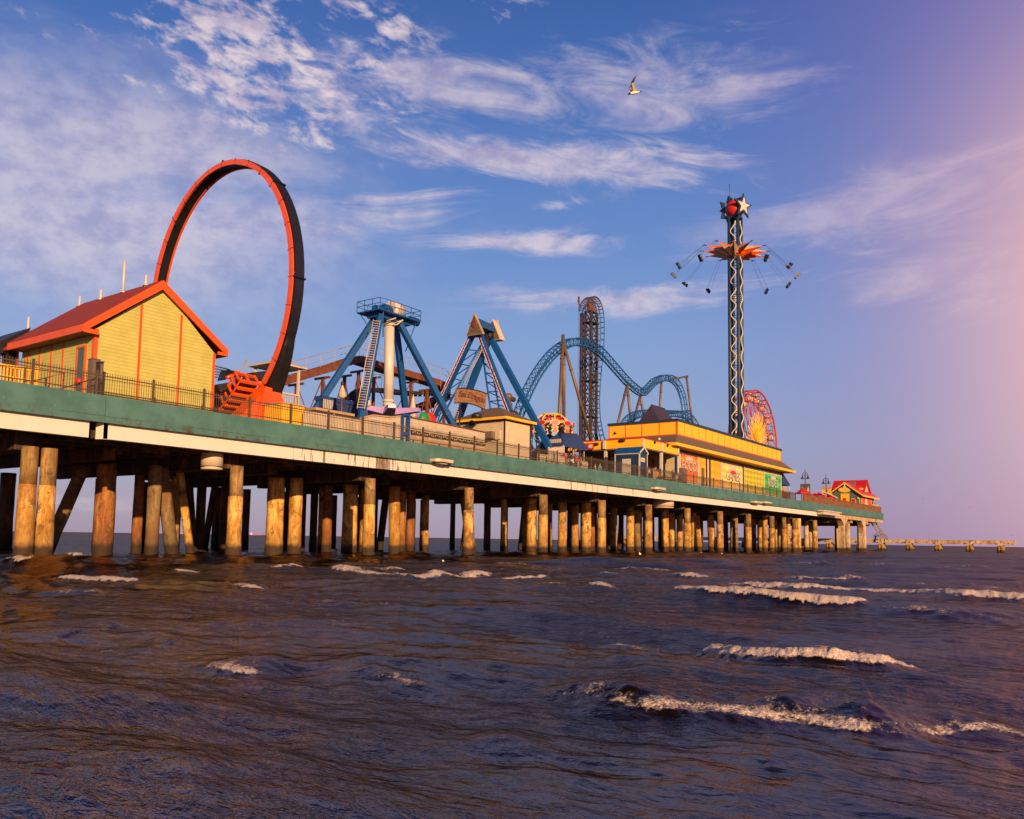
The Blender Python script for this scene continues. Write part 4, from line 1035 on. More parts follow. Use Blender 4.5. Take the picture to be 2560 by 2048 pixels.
# lower banked curve
lp = catmull([P(x,y,v) for x,y,v in ((882,1000,15),(895,985,15.5),(915,976,16.5),(950,976,18.5),(1000,982,20.5),(1050,985,20.5),(1085,982,19))], 6)
b = MB()
for p_, q_ in zip(lp, lp[1:]):
    d = (q_-p_); n_ = Vector((-d.y, d.x, 0)).normalized()*.7
    b.beam(p_, q_, 1.5, .14)
    for sg_ in (-1, 1): b.beam(p_+n_*sg_, q_+n_*sg_, .12, .42)
part('track', b, M['dark'], bc)
b = MB(); b.tube([p_+Vector((1.0,0,1.5)) for p_ in lp[10:]], .03, 4)
for p_ in lp[10::2]: b.tube([p_+Vector((1.0,0,.2)), p_+Vector((1.0,0,1.5))], .025, 4)
part('handrail', b, M['tan'], bc)
for k in (3, 12, 20, 27, 33): 
    q = lp[k]; b = MB(); b.beam(Vector((q.x,q.y,DK)), q, .24, .24, up=Vector((0,1,0))); part('support_column', b, M['brown'], bc)
# ------------------------------------------------------------------ blue steel coaster
ir = thing('blue_coaster', 'blue lattice tracked coaster with bronze supports and a tall vertical lift tower', 'roller coaster', W(105,15,DK))
def lattice(name, pts, gauge=.95, depth=.95, n=6, rr=.095, rs_=.05, upv=None, seg=1):
    """two running rails above two spine rails joined by struts and zigzags"""
    P_ = catmull(pts, n); L_ = len(P_)
    # resample evenly
    cum = [0]
    for a, c in zip(P_, P_[1:]): cum.append(cum[-1]+(c-a).length)
    m_ = max(4, int(cum[-1]/1.15)); out = []
    j = 0
    for i in range(m_+1):
        t = cum[-1]*i/m_
        while j < L_-2 and cum[j+1] < t: j += 1
        out.append(P_[j]+(P_[j+1]-P_[j])*((t-cum[j])/max(1e-6, cum[j+1]-cum[j])))
    rails = [[],[],[],[]]
    for i, p_ in enumerate(out):
        d = (out[min(i+1,m_)]-out[max(i-1,0)]).normalized()
        side = Vector((1,.12,0)); side = (side-d*side.dot(d)).normalized()
        up = side.cross(d)*(1 if side.cross(d).z > 0 or abs(d.z) > .97 else -1)
        if upv is not None: up = upv(i/m_, d, side, up)
        rails[0].append(p_+side*gauge/2+up*depth/2); rails[1].append(p_-side*gauge/2+up*depth/2)
        rails[2].append(p_+side*gauge*.32-up*depth/2); rails[3].append(p_-side*gauge*.32-up*depth/2)
    b = MB()
    for k in range(4): b.tube(rails[k], rr if k < 2 else rr*1.15, 6)
    for i in range(m_+1):
        b.tube([rails[0][i], rails[1][i]], rs_, 4, caps=False)
        if i < m_:
            for (a, c) in ((0,2),(1,3)):
                mid = (rails[c][i]+rails[c][i+1])/2
                b.tube([rails[a][i], mid], rs_, 4, caps=False); b.tube([mid, rails[a][i+1]], rs_, 4, caps=False)
    part(name, b, M['trackblue'], ir); return out
def keepup(s0):
    def f(t, d, side, up):
        u = side.cross(d); return u if u.dot(Vector((0,-s0,1))) > 0 else -u
    return f
mainpx = [(1283,1075,9.5),(1300,1030,10.0),(1322,975,10.8),(1350,925,11.6),(1385,882,12.4),(1425,857,13.2),(1462,858,13.8),(1500,880,14.4),(1535,918,14.8),(1565,952,15.1),(1590,974,15.3),(1606,982,15.5),(1618,974,16.6),(1636,955,17.5),(1658,945,18.2)]
def outward(t, d, side, up): 
    u = side.cross(d); return u if u.z+.0001 > 0 else -u
lattice('track', [P(*q) for q in mainpx])
lattice('track', [P(*q) for q in ((1658,945,18.2),(1678,947,18.4),(1694,962,18.3),(1705,990,18.2),(1711,1025,18.0),(1713,1075,17.8))])
lattice('track', [P(*q) for q in ((1548,1090,13),(1566,1056,13.4),(1590,1038,14.0),(1625,1032,15),(1665,1034,16),(1700,1036,17.0),(1725,1046,17.2),(1742,1072,17.0),(1748,1095,16.8))])
def sup_(pts, r=.36, name='support'):
    r = r*.56
    b = MB(); Q = [P(*q) for q in pts]; b.tube(Q, r, 10, smooth=True)
    for k, q in enumerate(Q[:-1]):
        m_ = q+(Q[k+1]-q)*.22; d = (Q[k+1]-q).normalized(); b.tube([m_-d*.08, m_+d*.08], r*1.3, 10)
    part(name, b, M['bronze'], ir)
sup_([(1408,838,12.0),(1394,1120,9.5)], .40); sup_([(1409,850,12.4),(1410,1120,14.5)], .40); sup_([(1411,866,12.2),(1484,1120,11.5)], .36)
sup_([(1568,962,14.6),(1538,1085,12.5)]); sup_([(1568,962,14.6),(1580,1085,14.5)]); sup_([(1601,990,15.4),(1574,1085,14.0)]); sup_([(1601,990,15.4),(1616,1085,16)])
sup_([(1654,950,18.2),(1645,1085,19)], .36); sup_([(1676,949,18.6),(1719,941,20)], .33); sup_([(1716,942,20.2),(1736,1095,19.5)], .38); sup_([(1664,1034,17.8),(1727,1027,20)], .33)
sup_([(1270,994,10.2),(1290,1075,9.0)], .42); sup_([(1272,996,10.2),(1262,1075,12.0)], .38)
b = MB(); q = P(1272,992,10.2); b.ball(q, .42, 10, 8); b.tube([q+Vector((0,-.8,0)), q+Vector((0,1.0,-.2))], .3, 8); part('pipe_joint', b, M['bronze'], ir)
# vertical lift tower
M['towerbrown'] = paint('dark_bronze_tower_paint', (.055,.033,.019), .5, var=.25, dirtamt=.3)
tv0 = 17.0; ts0 = pv(1476,1000,tv0)[0]; tv1 = ps(1462,1000,ts0)[0]; ts1 = pv(1491,1000,tv0)[0]; tz = pv(1475,775,tv0)[1]
C4 = [(ts0,tv0),(ts1,tv0),(ts1,tv1),(ts0,tv1)]
for s, v in C4:
    b = MB(); b.beam(W(s,v,DK), W(s,v,tz), .30, .30); part('tower_column', b, M['towerbrown'], ir)
b = MB(); nlev = 15; dzl = (tz-DK)/nlev
for k in range(nlev+1):
    z = DK+dzl*k
    for (a,c),(e1,f1) in zip(C4, C4[1:]+C4[:1]):
        b.beam(W(a,c,z), W(e1,f1,z), .12, .12)
        if k < nlev: b.tube([W(a,c,z), W(e1,f1,z+dzl)], .06, 4); b.tube([W(e1,f1,z), W(a,c,z+dzl)], .06, 4)
part('tower_lattice', b, M['towerbrown'], ir)
for k in (3,6,9,12,14):
    z = DK+dzl*k; b = MB(); b.box(ts0-.3, ts1+.3, tv0-.25, tv1+.25, z, z+.14); b.tube([W(ts0-.3,tv0-.25,z+1),W(ts1+.3,tv0-.25,z+1)], .03, 4); part('tower_platform', b, M['dark'], ir)
la, lb = ps(1457,1000,ts0)[0], ps(1448.5,1000,ts0)[0]
for a, c in ((la, la+.22), (lb-.22, lb)):
    b = MB(); b.box(ts0-.1, ts0+.1, a, c, DK, tz-.2); part('lift_rail', b, M['towerbrown'], ir)
b = MB()
for k in range(40): z = DK+(tz-DK)*k/40; b.box(ts0-.05, ts0+.05, la+.22, lb-.22, z, z+.12)
part('lift_rungs', b, M['towerbrown'], ir)
b = MB()
for k in range(26): z = DK+(tz-DK)*k/26; b.beam(W(ts0,la,z), W(ts0,tv1,z), .1,.1); b.tube([W(ts0,la,z), W(ts0,tv1,z+(tz-DK)/26)], .05, 4)
part('lift_brace', b, M['towerbrown'], ir)
# looping crest and the plunge on the far side
cv0 = tv0+.9
crest = catmull([P(x,y,cv0) for x,y in ((1455,775),(1461,757),(1470,746),(1479,743),(1489,749),(1497,766),(1502,795),(1503,835),(1500,885),(1495,935),(1492,980),(1491,1010),(1493,1045),(1498,1075),(1506,1110))], 6)
b = MB()
cut = 34
for v_ in (-.55, .55): b.tube([p_+Vector((-v_,0,0)) for p_ in crest[cut:]], .085, 6)
inner = []
for i, p_ in enumerate(crest):
    d = (crest[min(i+1,len(crest)-1)]-crest[max(i-1,0)]).normalized(); n_ = d.cross(Vector((1,0,0))).normalized()
    if i and n_.dot(ln_) < 0: n_ = -n_
    if not i and n_.y < 0: n_ = -n_
    ln_ = n_; inner.append(p_+n_*.8)
for v_ in (-.35, .35): b.tube([p_+Vector((-v_,0,0)) for p_ in inner[cut:]], .075, 6)
b2 = MB()
for v_ in (-.55, .55): b2.tube([p_+Vector((-v_,0,0)) for p_ in crest[:cut+1]], .085, 6)
for v_ in (-.35, .35): b2.tube([p_+Vector((-v_,0,0)) for p_ in inner[:cut+1]], .075, 6)
b1 = b
for i in range(0, len(crest)-1, 2):
    b = b2 if i < cut else b1
    b.tube([crest[i]+Vector((.55,0,0)), crest[i]+Vector((-.55,0,0))], .05, 4, caps=False)
    b.tube([crest[i]+Vector((.55,0,0)), inner[i]+Vector((.35,0,0))], .05, 4, caps=False); b.tube([crest[i]-Vector((.55,0,0)), inner[i]-Vector((.35,0,0))], .05, 4, caps=False)
part('plunge_track', b1, M['trackblue'], ir); part('crest_track', b2, M['towerbrown'], ir)
b = MB(); b.box(ts0+.1,ts1-.2,tv0+.2,tv1-.2,tz,tz+.9); b.tube([W(ts0,tv0+.5,tz+.9),W(ts1-.3,tv1-.3,tz+1.4)], .2, 6); part('lift_motor', b, M['brown'], ir)
b = MB(); q = P(1447,742,18.5); b.tube([Vector((q.x,q.y,DK)), q], .035, 4); b.tube([q, q+Vector((0,0,-.9)), P(1452,768,18.5)], .12, 5); b.beam(q, q-Vector((0,0,.8)), .25, .2); part('lightning_mast', b, M['brown'], ir)
# ------------------------------------------------------------------ star flyer
st = thing('swing_tower', 'very tall slim swing ride tower topped with a red globe and white stars', 'ride', W(151,12,DK))
cs_, cv_ = 151.0, 12.0; a_ = .85
def zat(py, v=12.0): return pv(1840, py, v)[1]
ztop = zat(548)
for ds_, dv_ in ((-1,-1),(1,-1),(1,1),(-1,1)):
    b = MB(); b.tube([W(cs_+a_*ds_, cv_+a_*dv_, DK), W(cs_+a_*ds_, cv_+a_*dv_, ztop)], .34, 8); part('mast_chord', b, M['navy'], st)
b = MB(); n_ = int((ztop-DK)/3.15); dz_ = (ztop-DK)/n_
corners = [(-1,-1),(1,-1),(1,1),(-1,1)]
for k in range(n_+1):
    z = DK+dz_*k
    for (p1_,p2_),(q1_,q2_) in zip(corners, corners[1:]+corners[:1]):
        b.tube([W(cs_+a_*p1_,cv_+a_*p2_,z), W(cs_+a_*q1_,cv_+a_*q2_,z)], .06, 4)
        if k < n_: b.tube([W(cs_+a_*p1_,cv_+a_*p2_,z), W(cs_+a_*q1_,cv_+a_*q2_,z+dz_)], .05, 4)
part('mast_lattice', b, M['navy'], st)
def wave(face):
    pts = []; z = DK+1; k = 0; half = 1.62
    while z < ztop-.3:
        f = .22 if k % 2 == 0 else .78
        u = -a_+2*a_*f
        pts.append((u, z)); pts.append((u, z+.55)); z += half; k += 1
    out = []
    for u, z in pts:
        out.append(W(cs_+u, cv_-a_-.30, z) if face == 0 else W(cs_-a_-.30, cv_+u, z))
    return out
for f_ in (0, 1):
    b = MB(); pts = wave(f_); b.tube(pts, .12, 5)
    z = DK+6
    while z < ztop:
        for dz2 in (0,.35,.7,1.05):
            if f_ == 0: b.tube([W(cs_-a_+.3,cv_-a_-.32,z+dz2), W(cs_-a_+1.15,cv_-a_-.32,z+dz2)], .07, 4)
            else: b.tube([W(cs_-a_-.32,cv_-a_+.3,z+dz2), W(cs_-a_-.32,cv_-a_+1.15,z+dz2)], .07, 4)
        z += 10.6
    part('light_garland', b, M['white'], st)
# globe with stars
gc = P(1836.5, 524, 12.0)
b = MB(); b.ball(gc, 1.8, 24, 16); part('globe', b, M['red'], st)
tocam = Vector((-gc.x, -gc.y, HC-gc.z)).normalized()
def star(c, nrm, upd, R, r, th, mat_, parent, name='star'):
    nrm = nrm.normalized(); a = upd.cross(nrm).normalized(); u = nrm.cross(a)
    poly = []
    for k in range(10):
        t = pi/2+k*pi/5; q = R if k % 2 == 0 else r; poly.append(a*q*cos(t)+u*q*sin(t))
    b = MB(); b.ext([c+q-nrm*th/2 for q in poly], [c+q+nrm*th/2 for q in poly]); return part(name, b, mat_, parent)
hd = Vector((tocam.x, tocam.y, 0)).normalized(); rt_ = Vector((Rv.x, Rv.y, 0)).normalized()
n1_ = (hd*.75+rt_*.66).normalized(); n2_ = (hd*.72-rt_*.7).normalized()
c1_ = gc+n1_*2.1; s1_ = star(c1_, n1_, Vector((0,0,1))+rt_*.05, 2.5, 1.05, .25, M['navy'], st); star(c1_+n1_*.16, n1_, Vector((0,0,1))+rt_*.05, 1.75, .70, .12, M['white'], s1_, 'star_face')
c2_ = gc+n2_*1.2
for nn_, cc_ in ((n2_, gc+n2_*.9), (-n1_, gc-n1_*1.4)):
    a = Vector((0,0,1)).cross(nn_).normalized(); u = nn_.cross(a); b = MB()
    for k in range(5):                       # five points leaving the red globe showing between them
        t = pi/2+k*2*pi/5+.25; p_ = [a*q*cos(t+o_)+u*q*sin(t+o_) for q, o_ in ((1.75,-.45),(2.75,0),(1.75,.45),(1.55,.3),(1.55,-.3))]
        b.ext([cc_+q for q in p_], [cc_+q+nn_*.22 for q in p_])
    part('star', b, M['navy'], st)
b = MB(); q = P(1824, 516, 12); b.tube([q-Vector((0,0,.6)), P(1824, 463, 12)], .035, 5); b.ball(P(1824,462,12), .11, 6, 5); q = P(1836,496,12); b.tube([q-Vector((0,0,.6)), q], .1, 6); part('lightning_rod', b, M['dark'], st)
b = MB(); b.box(cs_-1.1, cs_+1.1, cv_-1.1, cv_+1.1, ztop-.2, ztop+.25); part('head_plate', b, M['navy'], st)
# star-shaped carousel
cz = zat(634); cc = W(cs_, cv_, cz)
b = MB(); b.lathe(cc, [(1.5,-1.0),(2.0,-.6),(1.7,.3),(1.35,.7)], 12, smooth=False); part('carousel_hub', b, M['ride_orange'], st)
OFF = radians(2); Rt, Rs_ = 6.3, 11.9
tips = []
for k in range(12):
    t = OFF+k*pi/6; d = rt_*cos(t)+hd*sin(t); n_ = Vector((-d.y, d.x, 0)); tip = cc+d*Rt+Vector((0,0,.35)); tips.append((d, n_, tip, t))
    root = cc+d*1.3; top = root+Vector((0,0,1.15)); bot = root-Vector((0,0,1.0)); lf = root-n_*.85+d*.5; rg_ = root+n_*.85+d*.5
    b = MB(); i = b.add([tip, top, lf, bot, rg_])
    b.mi = 0; b.face((i[0],i[1],i[2])); b.face((i[0],i[3],i[4])); b.mi = 1; b.face((i[0],i[4],i[1])); b.face((i[0],i[2],i[3])); b.mi = 0; b.face((i[1],i[4],i[3],i[2]))
    arm = part('star_arm', b, [M['cream'], M['ride_orange']], st)
    b = MB(); e0 = tip+d*.35; b.tube([tip-d*.3, e0], .08, 5); b.tube([e0-n_*.35, e0+n_*.35], .06, 5); part('hanger', b, M['navy'], arm)
names = 0
seatpos = []
for d, n_, tip, t in tips:
    sp_ = cc+d*Rs_+Vector((0,0,-4.55)); e0 = tip+d*.35
    cdir = (e0-sp_).normalized()
    b = MB()
    for sn in (-.45, .45):
        for fr in (-.16, .22): b.tube([e0+n_*sn*.7, sp_+n_*sn+d*fr+cdir*.9], .011, 4, caps=False)
    swg = MB()
    ax_ = n_; u = cdir; f = (u.cross(ax_)).normalized()      # u: seat's own up; f: outward lean
    fwd = ax_                                                   # riders face along the turn
    def bxl(m_, c, ex, ey, ez, a, b_, g): m_.hexa([c+ex*a*i+ey*b_*j+ez*g*k_ for k_ in (-1,1) for i,j in ((-1,-1),(1,-1),(1,1),(-1,1))])
    for off in (-.33, .33):
        c = sp_+f*off
        bxl(swg, c, f, fwd, u, .22, .20, .05); bxl(swg, c-fwd*.20+u*.28, f, fwd, u, .22, .04, .28)
    bxl(swg, sp_+u*.28+fwd*.26, f, fwd, u, .62, .025, .025)
    for off in (-.62, 0, .62): bxl(swg, sp_+f*off+u*.15, f, fwd, u, .025, .26, .22)
    so = part('swing_seat', swg, M['dark'], st); part('chain', b, M['dark'], so)
    seatpos.append((sp_, f, fwd, u, t))
# riders
def skin_person(name, joints, edges, radii, loc, mats, label, cat='person', group=None, matfn=None, sub=1):
    me_ = bpy.data.meshes.new(name); me_.from_pydata([tuple(j) for j in joints], edges, [])
    o = bpy.data.objects.new(name, me_); COL.objects.link(o)
    mo = o.modifiers.new('s', 'SKIN'); 
    for i, r in enumerate(radii): me_.skin_vertices[0].data[i].radius = (r, r) if not isinstance(r, tuple) else r
    me_.skin_vertices[0].data[0].use_root = True
    if sub: sm_ = o.modifiers.new('u', 'SUBSURF'); sm_.levels = sub; sm_.render_levels = sub
    dg = bpy.context.evaluated_depsgraph_get(); dg.update()
    nm = bpy.data.meshes.new_from_object(o.evaluated_get(dg)); bpy.data.objects.remove(o); nm.name = name
    for m_ in mats: nm.materials.append(m_)
    for p_ in nm.polygons:
        p_.use_smooth = True
        if matfn: p_.material_index = matfn(p_.center)
    o = bpy.data.objects.new(name, nm); COL.objects.link(o); o.location = loc
    return tag(o, label, cat, group)
SKINM = paint('skin_tone', (.45,.25,.15), .6, var=.05, dirtamt=0)
CL = {n_: paint('cloth_'+n_, c_, .85, var=.12, dirtamt=.0) for n_, c_ in dict(red=(.45,.04,.03), white=(.65,.6,.55), blue=(.05,.10,.25), dark=(.04,.035,.04), orange=(.55,.20,.05), teal=(.05,.25,.25), denim=(.06,.08,.14), tan=(.35,.25,.15)).items()}
HAIR = paint('dark_hair', (.03,.018,.012), .7, var=.2, dirtamt=0)
def head_bits(o, hc, face, up, r=.105, k=1.0):
    """hair cap, nose, ears and eyes as children of a figure; hc is the head centre in the figure's frame"""
    side = up.cross(face).normalized()
    b = MB(); b.ball(Vector(o.location)+hc-face*.018+up*.02, r*1.08, 12, 8, sc=(1,1,1.05))
    part('hair', b, HAIR, o)
    b = MB(); c = Vector(o.location)+hc+face*r*.35-up*.012
    b.ball(c, r*.86, 12, 8, sc=(1,1,1.15)); b.ball(c+face*r*.85-up*.01, .018, 6, 5)
    for q in (-1, 1): b.ball(Vector(o.location)+hc+side*r*1.05*q-up*.015, .022, 6, 5)
    part('face', b, SKINM, o)
    b = MB()
    for q in (-1, 1): b.ball(c+face*r*.78+side*.035*q+up*.02, .012, 6, 4)
    b.ball(c+face*r*.80-up*.052, .016, 6, 4, sc=(1.3,1.3,.5)); part('eyes_and_mouth', b, HAIR, o)
def seated(c, fwd, up, side, top, bot, label, group=None, arms='up'):
    f = fwd; u = up; s_ = side
    J = [Vector((0,0,0))+u*.12, u*.32, u*.56, u*.66, u*.80, u*.88,
         s_*.10+u*.10, s_*.12+f*.42+u*.12, s_*.12+f*.50-u*.30, s_*.12+f*.62-u*.33,
         -s_*.10+u*.10, -s_*.12+f*.42+u*.12, -s_*.12+f*.50-u*.30, -s_*.12+f*.62-u*.33,
         s_*.17+u*.55, s_*.24+u*.33+f*.08, s_*.2+u*.34+f*.30, -s_*.17+u*.55, -s_*.24+u*.33+f*.08, -s_*.2+u*.34+f*.30]
    E_ = [(0,1),(1,2),(2,3),(3,4),(4,5),(0,6),(6,7),(7,8),(8,9),(0,10),(10,11),(11,12),(12,13),(2,14),(14,15),(15,16),(2,17),(17,18),(18,19)]
    R_ = [.13,.12,.13,.055,.09,.07,.08,.065,.05,.04,.08,.065,.05,.04,.055,.042,.035,.055,.042,.035]
    def mf(p_):
        h = p_.dot(u)
        if h > .62: return 2
        if h < .20 or p_.dot(f) > .34 and h < .3: return 1
        if abs(p_.dot(s_)) > .16 and p_.dot(f) > .12: return 2
        return 0
    o = skin_person('person', J, E_, R_, c, [CL[top], CL[bot], SKINM], label, group=group, matfn=mf)
    head_bits(o, u*.83, f, u); return o
riders = [(4,'orange','denim','swing rider in an orange shirt, left of the tower and highest on that side',1),
          (3,'red','dark','swing rider in a red shirt on the leftmost flying seat',1),
          (2,'white','tan','swing rider in a bright white shirt, lower left of the tower',-1),
          (1,'dark','red','swing rider in dark clothes on the lowest seat left of the mast',1),
          (9,'orange','tan','swing rider in a rust orange shirt on the rightmost flying seat',1)]
for k, a, c, lab, sgn in riders:
    sp_, f, fwd, u, t = seatpos[k]
    seated(sp_+f*.33*sgn+u*.02, fwd, u, f, a, c, lab)
# ------------------------------------------------------------------ ferris wheel
fw_ = thing('ferris_wheel', 'rose red ferris wheel with white gondolas and a yellow starburst beyond the tower', 'ferris wheel', W(180,17,DK))
fv_ = 17.0; fs, fz = pv(1885,1118,fv_); R_ = pv(1885,979,fv_)[1]-fz
def fp(t, r, v): return W(fs+r*cos(t), v, fz+r*sin(t))
va, vb = fv_-.95, fv_+.95; NS = 18
for v in (va, vb):
    b = MB(); b.tube([fp(2*pi*k/72, R_, v) for k in range(72)], .2, 6, closed=True); b.tube([fp(2*pi*k/72, R_*.86, v) for k in range(72)], .08, 5, closed=True); part('rim', b, M['rose'], fw_)
for k in range(NS):
    t = 2*pi*k/NS+.06; b = MB()
    for v in (va, vb):
        b.tube([fp(t, .8, v), fp(t, R_, v)], .09, 4, caps=False)
        b.tube([fp(t, R_*.55, v), fp(t+pi/NS, R_*.86, v)], .06, 4, caps=False); b.tube([fp(t, R_*.55, v), fp(t-pi/NS, R_*.86, v)], .06, 4, caps=False)
        b.tube([fp(t, R_, v), fp(t+pi/NS, R_*.86, v)], .06, 4, caps=False); b.tube([fp(t, R_, v), fp(t-pi/NS, R_*.86, v)], .06, 4, caps=False)
    b.tube([fp(t, R_, va), fp(t, R_, vb)], .12, 5); b.tube([fp(t, R_*.86, va), fp(t, R_*.86, vb)], .1, 5)
    part('spoke', b, M['rose'], fw_)
for k in range(NS):
    t = 2*pi*k/NS+.06; q = fp(t, R_-.1, fv_); b = MB()
    b.tube([q+Vector((-.9,0,0)), q+Vector((.9,0,0))], .09, 5)
    b.lathe(q-Vector((0,0,2.2)), [(.55,-.1),(.85,.1),(.95,.75),(.9,.8)], 10)
    for a in range(3): b.tube([q-Vector((.7*cos(a*2.1),.7*sin(a*2.1),1.5)), q-Vector((.3*cos(a*2.1),.3*sin(a*2.1),.5))], .04, 4)
    b.lathe(q-Vector((0,0,.75)), [(.9,0),(.5,.3),(.1,.45)], 10)
    part('gondola', b, M['cream'], fw_)
b = MB()
for k in range(36):
    t = 2*pi*k/36; r1 = R_*(.62 if k % 2 else .46)
    for v in (va-.1,): b.tube([fp(t, .5, v), fp(t, r1, v)], .12, 4); b.tube([fp(t, r1*.6, v), fp(t+.12, r1*.92, v)], .07, 4); b.tube([fp(t, r1*.6, v), fp(t-.12, r1*.92, v)], .07, 4)
part('starburst', b, M['yellow'], fw_)
for v in (va-1.3, vb+1.3):
    for sg_ in (-1, 1):
        b = MB(); b.beam(W(fs+sg_*R_*.45, v, DK), W(fs, v, fz), .4, .4); part('leg', b, M['rose'], fw_)
b = MB(); b.tube([W(fs,va-1.4,fz), W(fs,vb+1.4,fz)], .5, 12); part('axle', b, M['white'], fw_)
print('ferris', fs, fz, R_)
# ------------------------------------------------------------------ cream kiosk with a hip roof
kk = thing('kiosk', 'small cream clapboard kiosk with a brown shingled hip roof', 'kiosk', W(67.7,6,DK))
k0, k1, kz = pv(1262,1047,3)[0], pv(1325,1060,3)[0], 13.12; kv1 = ps(1146,1060,k0)[0]
b = MB(); b.box(k0, k1, 3, kv1, DK, kz); part('wall', b, M['creamlap'], kk)
b = MB(); e0, e1, f0, f1 = k0-.5, k1+.5, 2.5, kv1+.5
def hip(b, e0, e1, f0, f1, z0, z1, rv0, rv1, rs_):
    i = b.add([W(e0,f0,z0),W(e1,f0,z0),W(e1,f1,z0),W(e0,f1,z0),W(rs_,rv0,z1),W(rs_,rv1,z1)])
    b.face((i[0],i[1],i[4])); b.face((i[1],i[2],i[5],i[4])); b.face((i[2],i[3],i[5])); b.face((i[3],i[0],i[4],i[5])); b.face((i[3],i[2],i[1],i[0]))
hip(b, e0, e1, f0, f1, kz+.22, 14.75, 5.2, f1-2.6, (e0+e1)/2); part('roof', b, M['slate'], kk)
b = MB(); b.box(e0,e1,f0-.02,f0+.06,kz-.02,kz+.22); b.box(e0-.02,e0+.06,f0+.06,f1,kz-.02,kz+.22); b.box(e1-.06,e1+.02,f0+.06,f1,kz-.02,kz+.22); b.box(e0+.06,e1-.06,f0+.06,f1-.06,kz+.0,kz+.05); part('fascia', b, M['yellow'], kk)
b = MB(); b.box(k0-.05,k0+.06,2.94,3.05,DK,kz); b.box(k1-.04,k1+.05,2.94,3.05,DK,kz); b.box(k0+.06,k1-.04,2.95,2.99,kz-.14,kz); b.box(k0-.05,k0-.01,3.05,kv1,kz-.14,kz); part('corner_trim', b, M['dark'], kk)
v0, z0 = ps(1240,1097,k0); v1, z1 = ps(1213,1082,k0)
b = MB(); b.box(k0-.75,k0-.02,v0,v1,z0,z1); o = part('air_conditioner', b, M['grey'], kk)
b = MB(); b.box(k0-.2,k0-.01,v0-.6,v0-.02,z0-.1,z1+.1); part('panel', b, M['cream'], o)
b = MB(); v_, z_ = ps(1187,1057,k0); b.ball(W(k0-.35,v_,z_-.1), .42, 10, 6, sc=(1,1,.8)); part('loudspeaker', b, M['dark'], kk)
for px, py in ((1192,1036),(1283,1031)):
    b = MB(); q = P(px,py,5.0); b.lathe(q-Vector((0,0,.35)), [(.55,0),(.5,.35),(.25,.5)], 10); part('roof_vent', b, M['dark'], kk)
# ------------------------------------------------------------------ cream picket screens of the rides
def pickets(name, lab, pts, v, mat_='cream', dz=0.0, cap=None, step=.17, gapd=.0, low=None, group=None):
    Q = [pv(x,y,v) for x,y in pts]
    o = thing(name, lab, 'fence', W((Q[0][0]+Q[-1][0])/2, v, DK), group)
    b = MB(); s = Q[0][0]
    def zt(s):
        for (a,c),(e,f) in zip(Q, Q[1:]):
            if a <= s <= e: return c+(f-c)*(s-a)/(e-a)
        return Q[-1][1]
    while s < Q[-1][0]-.05:
        z = zt(s); b.box(s, s+step*.70, v-.015+random.uniform(-.006,.006), v+.02, (low or DK)+.1, z-.1+random.uniform(-.015,.015)); s += step
    part('pickets', b, M[mat_], o)
    b = MB()
    for (a,c),(e,f) in zip(Q, Q[1:]):
        for off in (-.35, -1.9): b.beam(W(a,v+.06,c+off), W(e,v+.06,f+off), .09, .1)
    part('rail', b, M[mat_], o)
    if cap:
        b = MB()
        for (a,c),(e,f) in zip(Q, Q[1:]): b.beam(W(a,v,c-.03), W(e,v,f-.03), .22, .10)
        part('cap_rail', b, M[cap], o)
    for s in np.arange(Q[0][0], Q[-1][0], 2.9):
        b = MB(); b.box(s, s+.11, v+.05, v+.16, DK, zt(s)); part('post', b, M[mat_], o)
    return o, zt, Q
pickets('picket_screen', 'low cream picket screen between the yellow booth and the blue ride', [(762,1024),(830,1033),(905,1048)], 3.2)
o, zt, Q = pickets('picket_screen', 'taller cream picket screen with a brown cap rail in front of the white swing arm', [(903,1044),(932,1037),(975,1042),(1015,1038)], 3.0, cap='tan')
o, zt, Q = pickets('picket_screen', 'long cream picket screen with a brown cap rail ending at the cream kiosk', [(1026,1043),(1110,1059),(1212,1080)], 3.0, cap='brown')
b = MB(); b.box(Q[0][0], Q[-1][0], 2.9, 2.94, DK, 9.9); part('lower_panel', b, M['tan'], o)
b = MB(); b.box(Q[0][0], Q[-1][0], 2.86, 2.93, 10.15, 10.50); part('ornament_band', b, M['dark'], o)
b = MB()
for k in range(44):
    s = Q[0][0]+.2+k*.26
    if s > Q[-1][0]: break
    b.ball(W(s, 2.83, 10.32+.06*sin(k*1.7)), .09, 6, 4)
part('ornaments', b, M['tan'], o)
s_, z_ = pv(1022,1035,2.7); gp = thing('gate_frame', 'blue steel gate frame standing before the cream picket screen', 'gate', W(s_,2.7,DK))
b = MB(); s0 = pv(1007,1040,2.7)[0]; b.box(s_-.1,s_+.1,2.6,2.8,DK,z_); b.box(s0-.07,s0+.07,2.6,2.8,DK,z_-.05); part('post', b, M['blue'], gp)
b = MB(); b.box(s0,s_,2.62,2.78,z_-.2,z_-.06); b.box(s0,s_,2.62,2.78,DK+1.0,DK+1.25); part('crossbar', b, M['blue'], gp)
lh = thing('low_hut', 'low flat roofed cream hut top behind the picket screen', 'hut', W(46,6.4,DK))
b = MB(); s0, z0 = pv(790,1020,5.5); s1, z1 = pv(876,1035,5.5); b.box(s0,s1,5.5,8.5,DK,z0-.2); part('wall', b, M['cream'], lh); b = MB(); b.box(s0-.3,s1+.2,5.2,8.8,z0-.2,z0); part('roof', b, M['tan'], lh)
